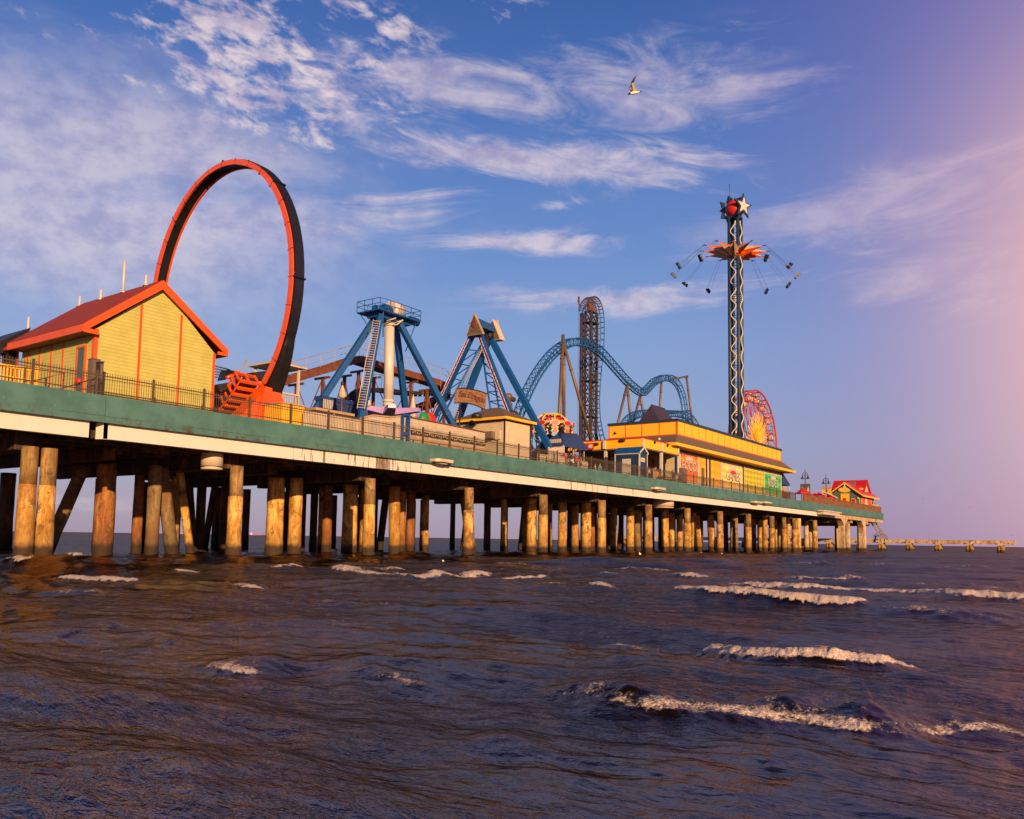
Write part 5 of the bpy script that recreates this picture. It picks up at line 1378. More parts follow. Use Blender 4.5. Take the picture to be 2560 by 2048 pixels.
# blue booth with striped valance behind
bb = thing('blue_booth', 'dark blue booth with a blue and white striped valance behind the ladder leg', 'booth', W(58,12,DK))
bv_ = 11.5; s0, z0 = pv(806,1010,bv_); s1, z1 = pv(905,990,bv_); za = pv(806,999,bv_)[1]
b = MB(); b.box(s0, s1, bv_, bv_+.9, DK, za); part('wall', b, M['awning'], bb)
b = MB(); n_ = 12; w2 = (pv(832,1000,bv_)[0]-s0)/n_
for k in range(0,n_,2): b.box(s0+k*w2, s0+(k+1)*w2, bv_-.14, bv_-.1, za-.75, za+.05)
part('striped_valance', b, M['white'], bb)
b = MB(); b.box(s0-.1, s1+.1, bv_-.09, bv_+1.0, za, za+.35); part('roof', b, M['awning'], bb)
q = P(855,990,12.3); lp_ = thing('globe_lamp', 'white globe lamp above the dark blue booth', 'lamp', Vector((q.x,q.y,DK))); b = MB(); b.ball(q+Vector((0,0,0)), .26, 10, 8); part('globe', b, M['white'], lp_); b = MB(); b.tube([Vector((q.x,q.y,DK)), q-Vector((0,0,.24))], .05, 6); part('pole', b, M['dark'], lp_)
# furled flags / folded umbrellas
def furled(px, yt, yb, v, lab):
    q1 = P(px, yb, v); q0 = P(px+1, yt, v); o = thing('furled_umbrella', lab, 'umbrella', Vector((q1.x,q1.y,DK)), 'furled cream umbrellas among the rides')
    b = MB(); h_ = q0.z-q1.z; b.lathe(q1, [(.16,0),(.42,h_*.15),(.34,h_*.45),(.16,h_*.8),(.06,h_)], 9, squash=.7, smooth=True); part('canopy', b, M['cream'], o)
    b = MB(); b.tube([Vector((q1.x,q1.y,DK)), q0+Vector((0,0,.3))], .06, 6); part('pole', b, M['brown'], o)
    b = MB(); b.ball(q0+Vector((0,0,.1)), .17, 8, 6); part('finial', b, M['dark'], o)
furled(855, 962, 997, 8.5, 'furled cream umbrella above the dark blue booth')
furled(1031, 985, 1050, 8.8, 'furled cream umbrella right of the white swing arm, beside a blue leg')
furled(918, 985, 1018, 9.6, 'furled cream umbrella just behind the ladder leg')
# green and red slide tops
sl = thing('slide_canopy', 'curved green and red canopy shells peeping over the picket screen', 'canopy', W(66,9,DK))
for px, c_ in ((1061,'green'),(1075,'red')):
    q = P(px, 1052, 8); b = MB(); b.ball(q, .75, 14, 8, sc=(.6,1.0,1.1)); part('shell', b, M[c_], sl)
    b = MB(); b.tube([Vector((q.x,q.y,DK)), q], .1, 6); part('post', b, M['white'], sl)
# ------------------------------------------------------------------ flower carousel
kr = thing('flower_ride', 'small spinning ride with red and orange flower panels under a yellow dome frame', 'ride', W(85.5,10.5,DK))
kc = W(85.3,10.5,DK); zt_ = pv(1387,1036,10.5)[1]; zr_ = pv(1387,1062,10.5)[1]
b = MB(); b.lathe(kc, [(3.6,0),(3.4,1.2),(2.6,2.6),(1.0,4.9),(.5,5.3)], 16); part('cone', b, M['dark'], kr)
b = MB(); hc = Vector((kc.x,kc.y,zr_))
b.tube([hc+Vector((2.1*cos(t),2.1*sin(t),0)) for t in np.linspace(0,2*pi,25)[:-1]], .16, 6, closed=True)
b.tube([hc+Vector((1.0*cos(t),1.0*sin(t),(zt_-zr_)*.85)) for t in np.linspace(0,2*pi,17)[:-1]], .12, 6, closed=True)
for k in range(8):
    t = k*pi/4; b.tube([hc+Vector((2.1*cos(t)*c_,2.1*sin(t)*c_,(zt_-zr_)*sqrt(max(0,1-c_*c_)))) for c_ in (1,.9,.7,.4,0)], .09, 5)
part('dome_frame', b, M['yellow'], kr)
b = MB()
for k in range(8): t = k*pi/4+.3; b.ball(hc+Vector((1.3*cos(t),1.3*sin(t),.35)), .42, 8, 6)
part('red_lamps', b, M['red'], kr)
b = MB()
for k in range(40): t = k*pi/20; b.ball(hc+Vector((2.25*cos(t),2.25*sin(t),.12)), .09, 5, 4)
part('bulbs', b, M['white'], kr, kind='stuff')
b = MB(); b.tube([hc+Vector((0,0,-.5)), hc+Vector((0,0,1.2))], .16, 6); part('spindle', b, M['white'], kr)
hdk = Vector((-kc.x,-kc.y,0)).normalized()
def disc(b, c, n, rx, rz, th=.12, k=18, scal=0.0):
    side = Vector((0,0,1)).cross(n).normalized()
    poly = [side*rx*cos(t)*(1+scal*cos(9*t))+Vector((0,0,1))*rz*sin(t)*(1+scal*cos(9*t)) for t in np.linspace(0,2*pi,k+1)[:-1]]
    b.ext([c+q-n*th/2 for q in poly], [c+q+n*th/2 for q in poly])
for k in range(10):
    t = k*2*pi/10+.42; d = Vector((cos(t),sin(t),0)); c = kc+d*2.6
    b = MB(); b.tube([c+Vector((0,0,1.0)), c+Vector((0,0,zr_-DK-.2))], .07, 5); arm = part('panel_post', b, M['dark'], kr)
    zz = zr_-.15
    for (dz2, rx, rz, m_, e_) in ((0,.60,.34,'white',.0),(0,.50,.27,'red',.1),(-.58,.46,.26,'tan',0),(-1.0,.42,.28,'white',0),(-1.0,.32,.20,'orange',.1),(-1.45,.42,.20,'skyblue',0)):
        b = MB(); disc(b, Vector((c.x,c.y,zz+dz2))+d*e_, d, rx, rz, .12, 36, .04 if m_ in ('white','tan') else 0); part('flower_panel', b, M[m_], arm)
    b = MB(); e2 = kc+d*3.6+Vector((0,0,4.3)); b.tube([kc+d*2.4+Vector((0,0,3.0)), e2], .09, 5); b.tube([e2, e2+Vector((0,0,.6))], .05, 4); b.ball(e2-Vector((0,0,.2)), .32, 8, 6, sc=(1,1,.7)); part('bucket', b, M['navy'], kr)
# ------------------------------------------------------------------ navy awning
aw = thing('navy_awning', 'navy canvas hip awning with a pale fringe beside the flower ride', 'awning', W(78.5,7,DK))
s0 = pv(1409,1104,4.6)[0]; s1 = pv(1468,1117,4.6)[0]; zc = pv(1409,1104,4.6)[1]; v9 = ps(1352,1108,s0)[0]; zp = pv(1469,1089,4.6)[1]
b = MB()
i = b.add([W(s0,4.6,zc),W(s1,4.6,zc-.1),W(s1,v9,zc-.1),W(s0,v9,zc),W(s0+1.6,6.6,zp),W(s1,6.0,zp+.3),W(s1,v9-1.5,zp+.3),W(s0+1.6,v9-1.6,zp)])
for f_ in ((0,1,5,4),(4,5,6,7),(3,0,4,7),(2,3,7,6),(1,2,6,5)): b.face([i[q] for q in f_])
b.box(s0,s1,4.58,4.62,zc-.55,zc); b.box(s0-.02,s0+.02,4.6,v9,zc-.55,zc); part('canopy', b, M['awning'], aw)
b = MB()
for k in range(11): v = 4.9+k*(v9-5.2)/11; b.box(s0-.06,s0-.03,v,v+.16,zc-.1,zc+.32)
part('fringe', b, M['cream'], aw)
for s, v in ((s0+.2,4.9),(s1-.2,4.9),(s0+.2,v9-.3),(s1-.2,v9-.3),((s0+s1)/2,4.9)):
    b = MB(); b.tube([W(s,v,DK), W(s,v,zc-.1)], .07, 6); part('post', b, M['tan'], aw)
pickets('slat_gate', 'bright cream slatted gate panel under the navy awning', [(1373,1117),(1411,1113)], 3.6, step=.24)
for px0, px1, v, lab in ((1344,1371,3.2,'short cream slatted fence left of the lowest blue leg'),(1386,1412,2.6,'short cream slatted fence right of the lowest blue leg'),(1420,1470,3.4,'low cream slatted fence under the right half of the navy awning')):
    s0_ = pv(px0,1130,v)[0]; s1_ = pv(px1,1130,v)[0]; o = thing('slatted_fence', lab, 'fence', W((s0_+s1_)/2,v,DK), 'low slatted fences')
    b = MB(); s = s0_
    while s < s1_: b.box(s,s+.12,v,v+.04,DK,10.35); s += .26
    part('slats', b, M['cream'], o); b = MB(); b.box(s0_,s1_,v-.04,v,10.0,10.14); b.box(s0_,s1_,v-.04,v,9.3,9.42); part('rail', b, M['cream'], o)
for px, py, w, h_, v, m_, lab in ((1414,1139,10,13,3.0,'red','red notice board with a white disc under the navy awning'),):
    s0_, z1_ = pv(px-w/2,py-h_/2,v); s1_, z0_ = pv(px+w/2,py+h_/2,v); o = thing('notice_board', lab, 'sign', W((s0_+s1_)/2,v,DK))
    b = MB(); b.box(s0_,s1_,v,v+.08,z0_,z1_); part('board', b, M[m_], o); b = MB(); disc(b, W((s0_+s1_)/2,v-.03,(z0_+z1_)/2+.1), Vector((1,0,0)), .16,.16,.04); part('disc', b, M['white'], o)
    b = MB(); b.box((s0_+s1_)/2-.04,(s0_+s1_)/2+.04,v+.09,v+.17,DK,z1_); part('post', b, M['cream'], o)
# ------------------------------------------------------------------ long yellow arcade
ar = thing('arcade_building', 'long golden yellow arcade with food, games and rides murals under a brown shingle skirt', 'building', W(127,8,DK))
A0, A1 = 105.1, 148.7; zP1, zP0 = 17.85, 16.05; zE_ = 14.35
b = MB(); b.box(A0, A1, 3.05, 16, DK, 15.2); part('wall', b, M['creamlap'], ar)
b = MB(); b.box(A0, A1, 3.0, 13.6, zP0, zP1); part('parapet', b, M['yellow'], ar)
b = MB(); b.box(A0-.15, A1+.15, 2.85, 13.75, zP1, zP1+.34); part('parapet_cap', b, M['navy'], ar)
b = MB()
for s in [A0, A1-.1]: b.box(s-.03, s+.13, 2.95, 2.999, zP0, zP1)
b.box(A0-.03, A1+.03, 2.94, 2.999, zP0-.1, zP0+.04); b.box(A0-.06, A0-.001, 3.0, 13.6, zP0-.1, zP0+.04); b.box(A0-.06,A0-.001,3.0,3.14,zP0+.04,zP1); b.box(A0-.05,A0-.001,13.46,13.6,zP0+.04,zP1)
b.box(A0-.05,A0-.001,3.14,13.46,zP1-.08,zP1-.001)
for v in (5.65,8.3,10.9): b.box(A0-.04, A0-.001, v-.05, v+.05, zP0+.04, zP1-.08)
for k in range(1,18): s = A0+(A1-A0)*k/18; b.box(s-.025, s+.025, 2.97, 2.999, zP0+.04, zP1)
part('trim_board', b, M['orange'], ar)
def frustum(b, a, c, z0, z1):            # a,c = (s0,s1,v0,v1) rectangles
    f = lambda r, z: [W(r[0],r[2],z),W(r[1],r[2],z),W(r[1],r[3],z),W(r[0],r[3],z)]; b.hexa(f(a,z0)+f(c,z1))
b = MB(); frustum(b, (100.9,151.2,1.3,15.0), (A0-.3,A1+.1,2.92,13.8), zE_+.02, zP0-.1); part('skirt_roof', b, M['slate'], ar)
b = MB(); b.box(100.85,151.25,1.22,1.32,zE_-.32,zE_+.08); b.box(100.8,100.9,1.32,15,zE_-.32,zE_+.08); b.box(151.2,151.3,1.32,15,zE_-.32,zE_+.08); part('eave_fascia', b, M['yellow'], ar)
b = MB(); b.box(100.95,151.15,1.36,3.04,zE_-.22,zE_-.12); b.box(100.95,A0-.01,3.04,14.9,zE_-.22,zE_-.12); part('soffit', b, M['yellow'], ar)
b = MB(); b.box(A0+.05,A1,2.99,3.045,13.72,14.0); part('dark_frieze', b, M['dark'], ar)
# painted wall panels
def checker(name, c1, c2, nx, nz, soft=.35):
    m, nt, b_ = newmat(name); p = geo(nt); x, y, z = sep(nt, p)
    a = (y*nx).sin()*.5+.5; c = (z*nz).sin()*.5+.5
    col = mixc(nt, (a*.45+c*.6).step(.5-soft,.5+soft), c1, c2)
    st_ = ((y*3.2).frac()-.5).abs()
    col = mixc(nt, st_.step(.46,.5)*.35, col, tuple(k*.4 for k in c1))
    nt.links.new(col.k, b_.inputs['Base Color']); b_.inputs['Roughness'].default_value = .6; return m
M['mfood'] = checker('food_mural', (.60,.07,.01), (.72,.25,.02), 6.3, 5.0)
M['myel'] = checker('yellow_mural', (.72,.40,.01), (.75,.30,.01), 4.0, 5.5)
M['mgame'] = checker('games_mural', (.76,.62,.30), (.75,.46,.03), 3.0, 6.2)
M['mdash'] = checker('dashed_mural', (.72,.47,.01), (.30,.34,.03), 4.2, 7.4, .18)
M['mgreen'] = checker('green_mural', (.02,.30,.05), (.08,.45,.10), 3.6, 4.4)
pan_ = [(1703,1744,1133,'mfood','red and orange checked panel'),(1749,1765,1145,'myel',None),(1777,1801,1149,'myel',None),(1807,1858,1160,'mgame','pale yellow games panel'),(1862,1909,1171,'mdash','yellow panel with green dashes'),(1912,1952,1183,'mgreen','green rides panel')]
for x0, x1, y, m_, lab in pan_:
    s0, z1 = pv(x0,y,3.0); s1, _ = pv(x1,y,3.0)
    b = MB(); b.box(s0,s1,3.0,3.04,9.9,z1); o = part('mural_panel', b, M[m_], ar, label=lab)
for px in (1700,1746.5,1770,1804,1860,1911,1953): b = MB(); s = pv(px,1200,2.96)[0]; b.box(s-.16,s+.16,2.95,2.995,DK,13.7); part('wall_batten', b, M['white'], ar)
for px in (1767,1775.5,1858.6): b = MB(); s = pv(px,1200,2.9)[0]; b.box(s-.13,s+.13,2.86,2.94,DK,13.75); part('downpipe', b, M['dark'], ar)
s0, z1 = pv(1754,1169,2.95); s1, _ = pv(1761,1169,2.95); b = MB(); b.box(s0,s1,2.94,2.99,DK+.3,z1); o = part('door', b, M['grey'], ar); b = MB(); b.box(s1-.15,s1-.08,2.88,2.94,DK+1.3,DK+1.5); part('handle', b, M['dark'], o)
s0, z1 = pv(1698,1170,2.9); s1, _ = pv(1709,1170,2.9); b = MB(); b.box(s0,s1,2.4,2.94,DK,z1); part('service_cabinet', b, M['grey'], ar)
def words(txt, x0, x1, yt, yb, sh='navy', bend=.0):
    s0, z1 = pv(x0,yt,2.9); s1, _ = pv(x1,yt,2.9); z0 = pv(x0,yb,2.9)[1]
    textpart(txt, s0+.16, s1+.16, z0-.10, z1-.06, 2.96, ar, M[sh], name='letter_shadow', ext=.03, offs=.0)
    textpart(txt, s0, s1, z0, z1, 2.92, ar, M['white'], name='lettering', ext=.03, offs=.0)
words('FOOD', 1706, 1741, 1150, 1174); words('GAMES', 1816, 1850, 1175, 1198); words('RIDES', 1920, 1945, 1196, 1216)
def crown(px, py, v=2.93):
    s, z = pv(px, py, v); b = MB(); pts = [(-1.1,0),(1.1,0)]
    for k in range(5): u = 1.3-k*.65; pts += [(u+.16 if k else u,.72),(u-.33,.3)] if k < 4 else [(u,.72)]
    b.prism_v([(s+a,z+c) for a,c in pts], v, v+.05); part('crown_emblem', b, M['white'], ar)
crown(1724,1152); crown(1833,1177); crown(1934,1199)
b = MB(); s, z = pv(1833,1182,2.9); disc(b, W(s,2.9,z), Vector((1,0,0)), 1.1,.28,.05); s, z = pv(1724,1152,2.9); part('emblem_band', b, M['red'], ar)
# open porch at the near end
po = thing('arcade_porch', 'open golden yellow porch with white columns before the arcade end wall', 'porch', W(98.5,5,DK))
q0, q1, pv0 = 92.7, A0-.02, 2.0; v9 = 13.2
zb, zt0 = 13.02, 14.10
b = MB(); b.box(q0, 103.4, pv0, pv0+.2, zb, zt0); b.box(q0, q0+.2, pv0+.2, v9, zb, zt0); part('fascia', b, M['yellow'], po)
b = MB(); b.box(q0-.05,103.45,pv0-.06,pv0+.26,zt0,zt0+.10); b.box(q0-.06,q0+.26,pv0+.26,v9,zt0,zt0+.10); part('red_coping', b, M['red'], po)
b = MB(); b.box(q0+.2,q1,pv0+.2,v9,zb+.3,zb+.4); b.box(q0+.01,103.38,pv0+.01,pv0+.19,zb-.18,zb-.002); b.box(q0+.01,q0+.19,pv0+.2,v9,zb-.18,zb-.002); part('ceiling', b, M['slate'], po)
for s, v in ((q0+.25,pv0+.1),(pv(1655,1150,pv0)[0],pv0+.1),(103.1,pv0+.1),(q0+.25,ps(1512,1130,q0)[0]),(q0+.25,12.9)):
    b = MB(); b.box(s-.16,s+.16,v-.16,v+.16,DK,zb-.2); b.box(s-.2,s+.2,v-.22,v-.14,zb,zt0-.02) if v < 3 else b.box(s-.52,s-.27,v-.16,v+.16,zb,zt0-.02); part('column', b, M['white'], po)
b = MB(); s = 103.2; b.box(s-.6,s+.1,pv0+.0,pv0+.25,10.3,zb-.2); part('blue_jamb', b, M['navy'], po)
for px, py, v in ((1490,1107,None),(1556,1098,None)):
    v_, z_ = ps(px,py+4,q0); b = MB(); b.ball(W(q0-.1,v_,z_), .36, 10, 6, sc=(1.4,.5,.6)); part('wall_lamp', b, M['dark'], po)
for px, py in ((1637,1106),(1669,1114),(1648,1098)):
    b = MB(); q = P(px,py,pv0-.1); b.ball(q, .2, 8, 6); part('flood_lamp', b, M['dark'] if px != 1648 else M['white'], po)
b = MB(); s, z = pv(1626,1150,6.0); b.box(A0-1.9,A0-.02,6.4,9.4,11.5,12.7); o = part('menu_board', b, M['brown'], po)
b = MB(); b.box(A0-1.95,A0-1.91,6.6,9.2,11.6,12.0); part('menu_letters', b, M['red'], o)
b = MB(); b.box(A0-.08,A0-.02,6.6,9.0,DK,11.3); part('shop_opening', b, M['dark'], po)
b = MB(); b.box(98,A0-.3,13.0,13.2,DK,13.3); part('back_wall', b, M['slate'], po)
v0, z1 = ps(1476,1108,q0-.3); v1 = v0+1.6; b = MB(); b.box(q0-.4,q0-.24,v0-.5,v1,z1-.85,z1); o = part('small_sign', b, M['red'], po); b = MB(); b.box(q0-.44,q0-.405,v0-.35,v0+.2,z1-.65,z1-.2); part('sign_mark', b, M['white'], o)
# dark purple A-frame roof on top of the arcade
tt = thing('tent_roof', 'dark purple steep A-frame roof rising above the yellow parapet', 'roof', W(110,9,zP1))
b = MB(); s0, z1 = pv(1628,1012,9.0); s1, _ = pv(1662,1022,9.0); b.ext([W(s0-.6,7.0,zP1+.05),W(s0,9.0,z1),W(s0-.6,11.4,zP1+.05)], [W(s1+1.6,7.0,zP1+.05),W(s1,9.0,z1),W(s1+1.6,11.4,zP1+.05)]); part('canvas', b, paint('purple_canvas', (.035,.022,.055), .8, var=.15, dirtamt=.1), tt)
b = MB(); b.tube([W(s0-.02,9.0,z1+.02), W(s1+.02,9.0,z1+.02)], .07, 6); part('ridge_cap', b, M['navy'], tt)
# ------------------------------------------------------------------ navy shed
sh = thing('garden_shed', 'small navy shed with white trim, white door and a blue metal roof', 'shed', W(91.1,2.8,DK))
h0, h1 = pv(1599,1130,1.0)[0], pv(1618,1135,1.0)[0]; hv = ps(1537,1135,h0)[0]; zw = 12.05; zap = 12.75
b = MB(); b.prism_v([(h0,DK),(h1,DK),(h1,zw),((h0+h1)/2,zap-.05),(h0,zw)], 1.0, hv); part('wall', b, M['navy'], sh)
b = MB(); b.prism_v([(h0-.12,zw-.02),((h0+h1)/2,zap),(h1+.12,zw-.02),(h1+.12,zw+.08),((h0+h1)/2,zap+.12),(h0-.12,zw+.08)], .92, hv+.1); part('roof', b, M['trackblue'], sh)
b = MB()
for s in (h0-.02,h1-.09): b.box(s,s+.11,.95,.995,DK,zw)
b.prism_v([(h0-.12,zw-.13),((h0+h1)/2,zap-.12),(h1+.12,zw-.13),(h1+.12,zw+.09),((h0+h1)/2,zap+.13),(h0-.12,zw+.09)], .86, .915)
b.box(h0-.05,h0-.005,.995,1.1,DK,zw); b.box(h0-.05,h0-.005,hv-.12,hv,DK,zw); b.box(h0-.055,h0-.005,1.1,hv-.12,zw-.15,zw)
part('white_trim', b, M['white'], sh)
v0 = ps(1577,1150,h0)[0]; v1 = ps(1556,1150,h0)[0]; b = MB(); b.box(h0-.05,h0-.005,v0,v1,DK,11.35); part('door', b, M['white'], sh)
s0,z1 = pv(1602,1144,.97); s1,z0 = pv(1612,1156,.97); b = MB(); b.box(s0,s1,.94,.99,z0,z1); o = part('window', b, M['white'], sh); b = MB(); b.box(s0+.18,s1-.2,.92,.94,z0+.15,z1-.15); part('pane', b, M['tan'], o)
# small blue awning at the far end of the arcade
ba = thing('blue_awning', 'small navy lean-to awning at the far end of the arcade', 'awning', W(151,3.5,DK))
s0, z0 = pv(1955,1180,3.2); s1, z1 = pv(1975,1211,3.2); b = MB(); b.ext([W(s0,3.2,z0),W(s1,3.2,z1),W(s1,3.2,z1-.3),W(s0,3.2,z1-.3)], [W(s0,7,z0),W(s1,7,z1),W(s1,7,z1-.3),W(s0,7,z1-.3)]); part('canopy', b, M['awning'], ba)
for v in (3.3,6.9): b = MB(); b.tube([W(s1-.1,v,DK), W(s1-.1,v,z1-.3)], .07, 6); part('post', b, M['white'], ba)
# stalls on the deck after the arcade
for px, v, w, h_, m_, lab in ((1961,3.5,1.6,2.6,'tan','tan vending stand tucked under the small navy lean-to awning'),(1971,2.2,1.2,1.6,'brown','brown planter box beside the small navy lean-to awning'),(1704,1.6,.7,1.4,'grey','waste bin with a grey lid by the food mural')):
    s = pv(px,1230,v)[0]; o = thing('stand', lab, 'stand', W(s,v,DK)); b = MB(); b.box(s-w/2,s+w/2,v,v+.9,DK,DK+h_); part('body', b, M[m_], o); b = MB(); b.box(s-w/2-.05,s+w/2+.05,v-.05,v+.95,DK+h_,DK+h_+.12); part('top', b, M['cream'], o)
# ------------------------------------------------------------------ twin lamp posts
def lamp(px, ytop, v, lab, banners):
    s, z1 = pv(px, ytop, v); o = thing('lamp_post', lab, 'lamp post', W(s,v,DK), 'dark lamp posts near the red umbrellas')
    b = MB(); b.tube([W(s,v,DK), W(s,v,DK+1), W(s,v,z1-.8), W(s,v,z1)], [.17,.12,.09,.03], 8); part('pole', b, M['dark'], o)
    for sg_ in (-1, 1):
        c = W(s+0, v+sg_*.55, z1-2.0); b = MB(); b.tube([W(s,v,z1-1.0), W(s,v+sg_*.3,z1-.85), W(s,v+sg_*.55,z1-1.2), c+Vector((0,0,.55))], .055, 6)
        b.tube([W(s,v,z1-1.7), W(s,v+sg_*.45,z1-1.15)], .04, 5); a = part('arm', b, M['dark'], o)
        b = MB(); b.lathe(c, [(.42,-.1),(.36,0),(.16,.25),(.1,.55)], 12); part('lamp_shade', b, M['dark'], a)
        if banners:
            b = MB(); zb_ = z1-3.2; b.box(s-.02, s+.02, v+.12 if sg_ > 0 else v-1.0, v+1.0 if sg_ > 0 else v-.12, zb_-1.75, zb_); a = part('banner', b, M['greenb'], o)
            b = MB(); cx = v+sg_*.56; b.prism_s([(a_-0, c_) for a_, c_ in [(cx-.3,zb_-1.5),(cx+.3,zb_-1.4),(cx+.15,zb_-.9),(cx-.05,zb_-.4),(cx-.2,zb_-.9)]], s-.05, s-.022); part('banner_shape', b, M['cream'], a)
            b = MB(); b.box(s-.03, s+.03, min(v,v+sg_*1.05), max(v,v+sg_*1.05), zb_, zb_+.06); part('banner_rod', b, M['dark'], a)
M['greenb'] = paint('green_banner_cloth', (.05,.11,.05), .8, var=.3, dirtamt=.2)
lamp(2012.5, 1172, 6.5, 'dark twin lamp post carrying two green banners', True)
lamp(2064.5, 1186, 6.5, 'dark twin lamp post without banners in front of two orange booths', False)
for px0, px1, lab in ((2055,2063,'left of two crenellated orange booths behind the red umbrellas'),(2068,2077,'right of two crenellated orange booths behind the red umbrellas')):
    s0 = 198.0; s1 = 200.0; v1_, z1 = ps(px0,1216,s0); v0_ = ps(px1,1216,s0)[0]; o = thing('turret_booth', lab, 'booth', W(199,(v0_+v1_)/2,DK), 'orange turret booths')
    b = MB(); b.box(s0,s1,v0_+.05,v1_-.05,DK,z1-.5); part('wall', b, M['oran2'] if False else M['yellow'], o)
    b = MB(); 
    for k in range(3): w_ = (v1_-v0_)/5; b.box(s0-.1, s0+.1, v0_+2*k*w_, v0_+(2*k+1)*w_, z1-.5, z1+.1)
    b.box(s0-.1,s1+.1,v0_,v1_,z1-.62,z1-.502); part('battlement', b, M['tan'], o)
# ------------------------------------------------------------------ red umbrellas
um = thing('patio_umbrella', 'x', 'umbrella', W(165,5,DK), 'red patio umbrellas near the restaurant')
b = MB(); c = W(165,5,DK)
ring = [c+Vector((1.3*cos(t),1.3*sin(t),2.3)) for t in np.linspace(0,2*pi,9)[:-1]]; i = b.add(ring); j = b.add([c+Vector((0,0,3.35))])[0]; i2 = b.add([q-Vector((0,0,.22)) for q in ring]); j2 = b.add([c+Vector((0,0,3.25))])[0]
for k in range(8): b.face((i[k],i[(k+1)%8],j)); b.face((i2[k],i2[(k+1)%8],i[(k+1)%8],i[k])); b.face((i2[(k+1)%8],i2[k],j2))
part('canopy', b, M['red'], um)
b = MB(); b.tube([c, c+Vector((0,0,3.5))], .045, 6); part('pole', b, M['cream'], um)
b = MB(); b.lathe(c, [(.5,.7),(.52,.76)], 14); b.tube([c, c+Vector((0,0,.7))], .06, 6); part('table', b, M['tan'], um)
ulab = ['red umbrella leftmost in the row, half behind the bannered lamp post','tallest red umbrella just right of the bannered lamp post','red umbrella third from the bannered lamp post','red umbrella in the middle of the row, before the gap between lamp posts','red umbrella directly left of the second lamp post','red umbrella at the foot of the second lamp post','rightmost red umbrella, next to the pale lean-to']
for k, (px, v, dz_) in enumerate(((2007,3.8,-.2),(2025,7.2,.35),(2038,6.4,.25),(2048,5.2,0),(2059,6.6,.2),(2069,4.6,.1),(2080,5.0,0))):
    s = pv(px,1240,v)[0]; loc = W(s,v,DK+dz_*0)
    if k == 0: um.location = loc; um['label'] = ulab[0]
    else: dup(um, loc, ulab[k])
# ------------------------------------------------------------------ restaurant at the pier head
rr_ = thing('gabled_restaurant', 'sage green restaurant with a bright red roof and yellow eaves at the pier head', 'building', W(205,6,DK))
g0, g1 = 198.3, 212.6; gv0, gv1 = 1.6, 7.6
zE2 = 12.75; vm = (gv0+gv1)/2; zA2 = ps(2110,1207,g0)[1]
b = MB(); b.prism_s([(gv0,DK),(gv0,zE2),(vm,zA2-.25),(gv1,zE2),(gv1,DK)], g0, g1); part('wall', b, M['greenlap'], rr_)
b = MB(); o_ = .7; b.prism_s([(gv0-.9,zE2-.35),(vm,zA2),(gv1+1.2,zE2-.5),(gv1+1.2,zE2-.32),(vm,zA2+.2),(gv0-.9,zE2-.15)], g0-.5, g1+1.2); part('roof', b, M['redmetal'], rr_)
b = MB(); b.prism_s([(gv0-.95,zE2-.52),(vm,zA2-.22),(gv1+1.25,zE2-.7),(gv1+1.25,zE2-.38),(vm,zA2+.12),(gv0-.95,zE2-.22)], g0-.58, g0-.51); b.box(g0-.5,g1+1.25,gv0-.98,gv0-.91,zE2-.55,zE2-.2); part('eave_board', b, M['yellow'], rr_)
sm = 207.5; uv0, uzt = ps(2166,1200,sm); uv1 = ps(2088,1203,sm)[0]
b = MB(); b.prism_v([(sm-4.2,uzt-3.6),(sm,uzt),(sm+4.2,uzt-3.6),(sm+4.2,uzt-3.8),(sm,uzt-.25),(sm-4.2,uzt-3.8)], uv0-.3, uv1+.3); part('upper_roof', b, M['redmetal'], rr_)
b = MB(); b.prism_v([(sm-3.6,11.0),(sm-3.6,uzt-3.5),(sm,uzt-.3),(sm+3.6,uzt-3.5),(sm+3.6,11.0)], uv0+.2, uv1-.2); part('upper_wall', b, M['cream'], rr_)
b = MB(); b.box(204.6,206.6,2.2,3.6,13.0,14.6); part('dormer_wall', b, M['cream'], rr_)
b = MB(); b.prism_s([(2.0,14.6),(2.9,15.1),(3.8,14.6)], 204.4, 206.8); part('dormer_roof', b, M['redmetal'], rr_)
b = MB(); b.box(205.2,205.7,2.15,2.19,13.3,14.4); part('dormer_window', b, M['dark'], rr_)
b = MB(); b.box(203.6,205.2,3.9,5.0,14.9,16.0); b.tube([W(204.2,4.2,15.2), W(204.2,3.7,14.6)], .25, 8); part('rooftop_fan', b, M['grey'], rr_)
b = MB(); vs, zs = ps(2111,1225,g0-.1); disc(b, W(g0-.15,vs,zs), Vector((0,-1,0)), 1.35,.6,.12, 24); a = part('oval_sign', b, M['cream'], rr_)
b = MB(); disc(b, W(g0-.24,vs,zs), Vector((0,-1,0)), 1.15,.45,.06, 24); part('oval_field', b, M['yellow'], a); b = MB(); b.ball(W(g0-.2,vs,zs+.6), .38, 10, 6, sc=(1.2,.3,.7)); part('cap_emblem', b, M['white'], a)
v0, z1 = ps(2123,1234,g0-.05); v1, z0 = ps(2102,1255,g0-.05); b = MB(); b.box(g0-.12,g0-.02,v0,v1,DK,z1); o = part('entrance', b, M['yellow'], rr_); b = MB(); b.box(g0-.2,g0-.13,v0+.7,v0+1.3,DK,z1-1.0); part('door_leaf', b, M['red'], o)
v0, z1 = ps(2140,1246,g0-.05); v1, z0 = ps(2128,1259,g0-.05); b = MB(); b.box(g0-.12,g0-.02,v0,v1,z0-1.0,z1); o = part('wall_poster', b, M['cream'], rr_); b = MB(); b.box(g0-.16,g0-.125,v0+.15,v1-.15,z0-.8,z1-.15); part('poster_field', b, M['red'], o)
b = MB()
for s in (g0+.1, g0+2.2, g1-2.9, g1-.4): b.box(s-.1,s+.2,gv0-.06,gv0-.01,DK,zE2-.55)
part('corner_board', b, M['yellow'], rr_)
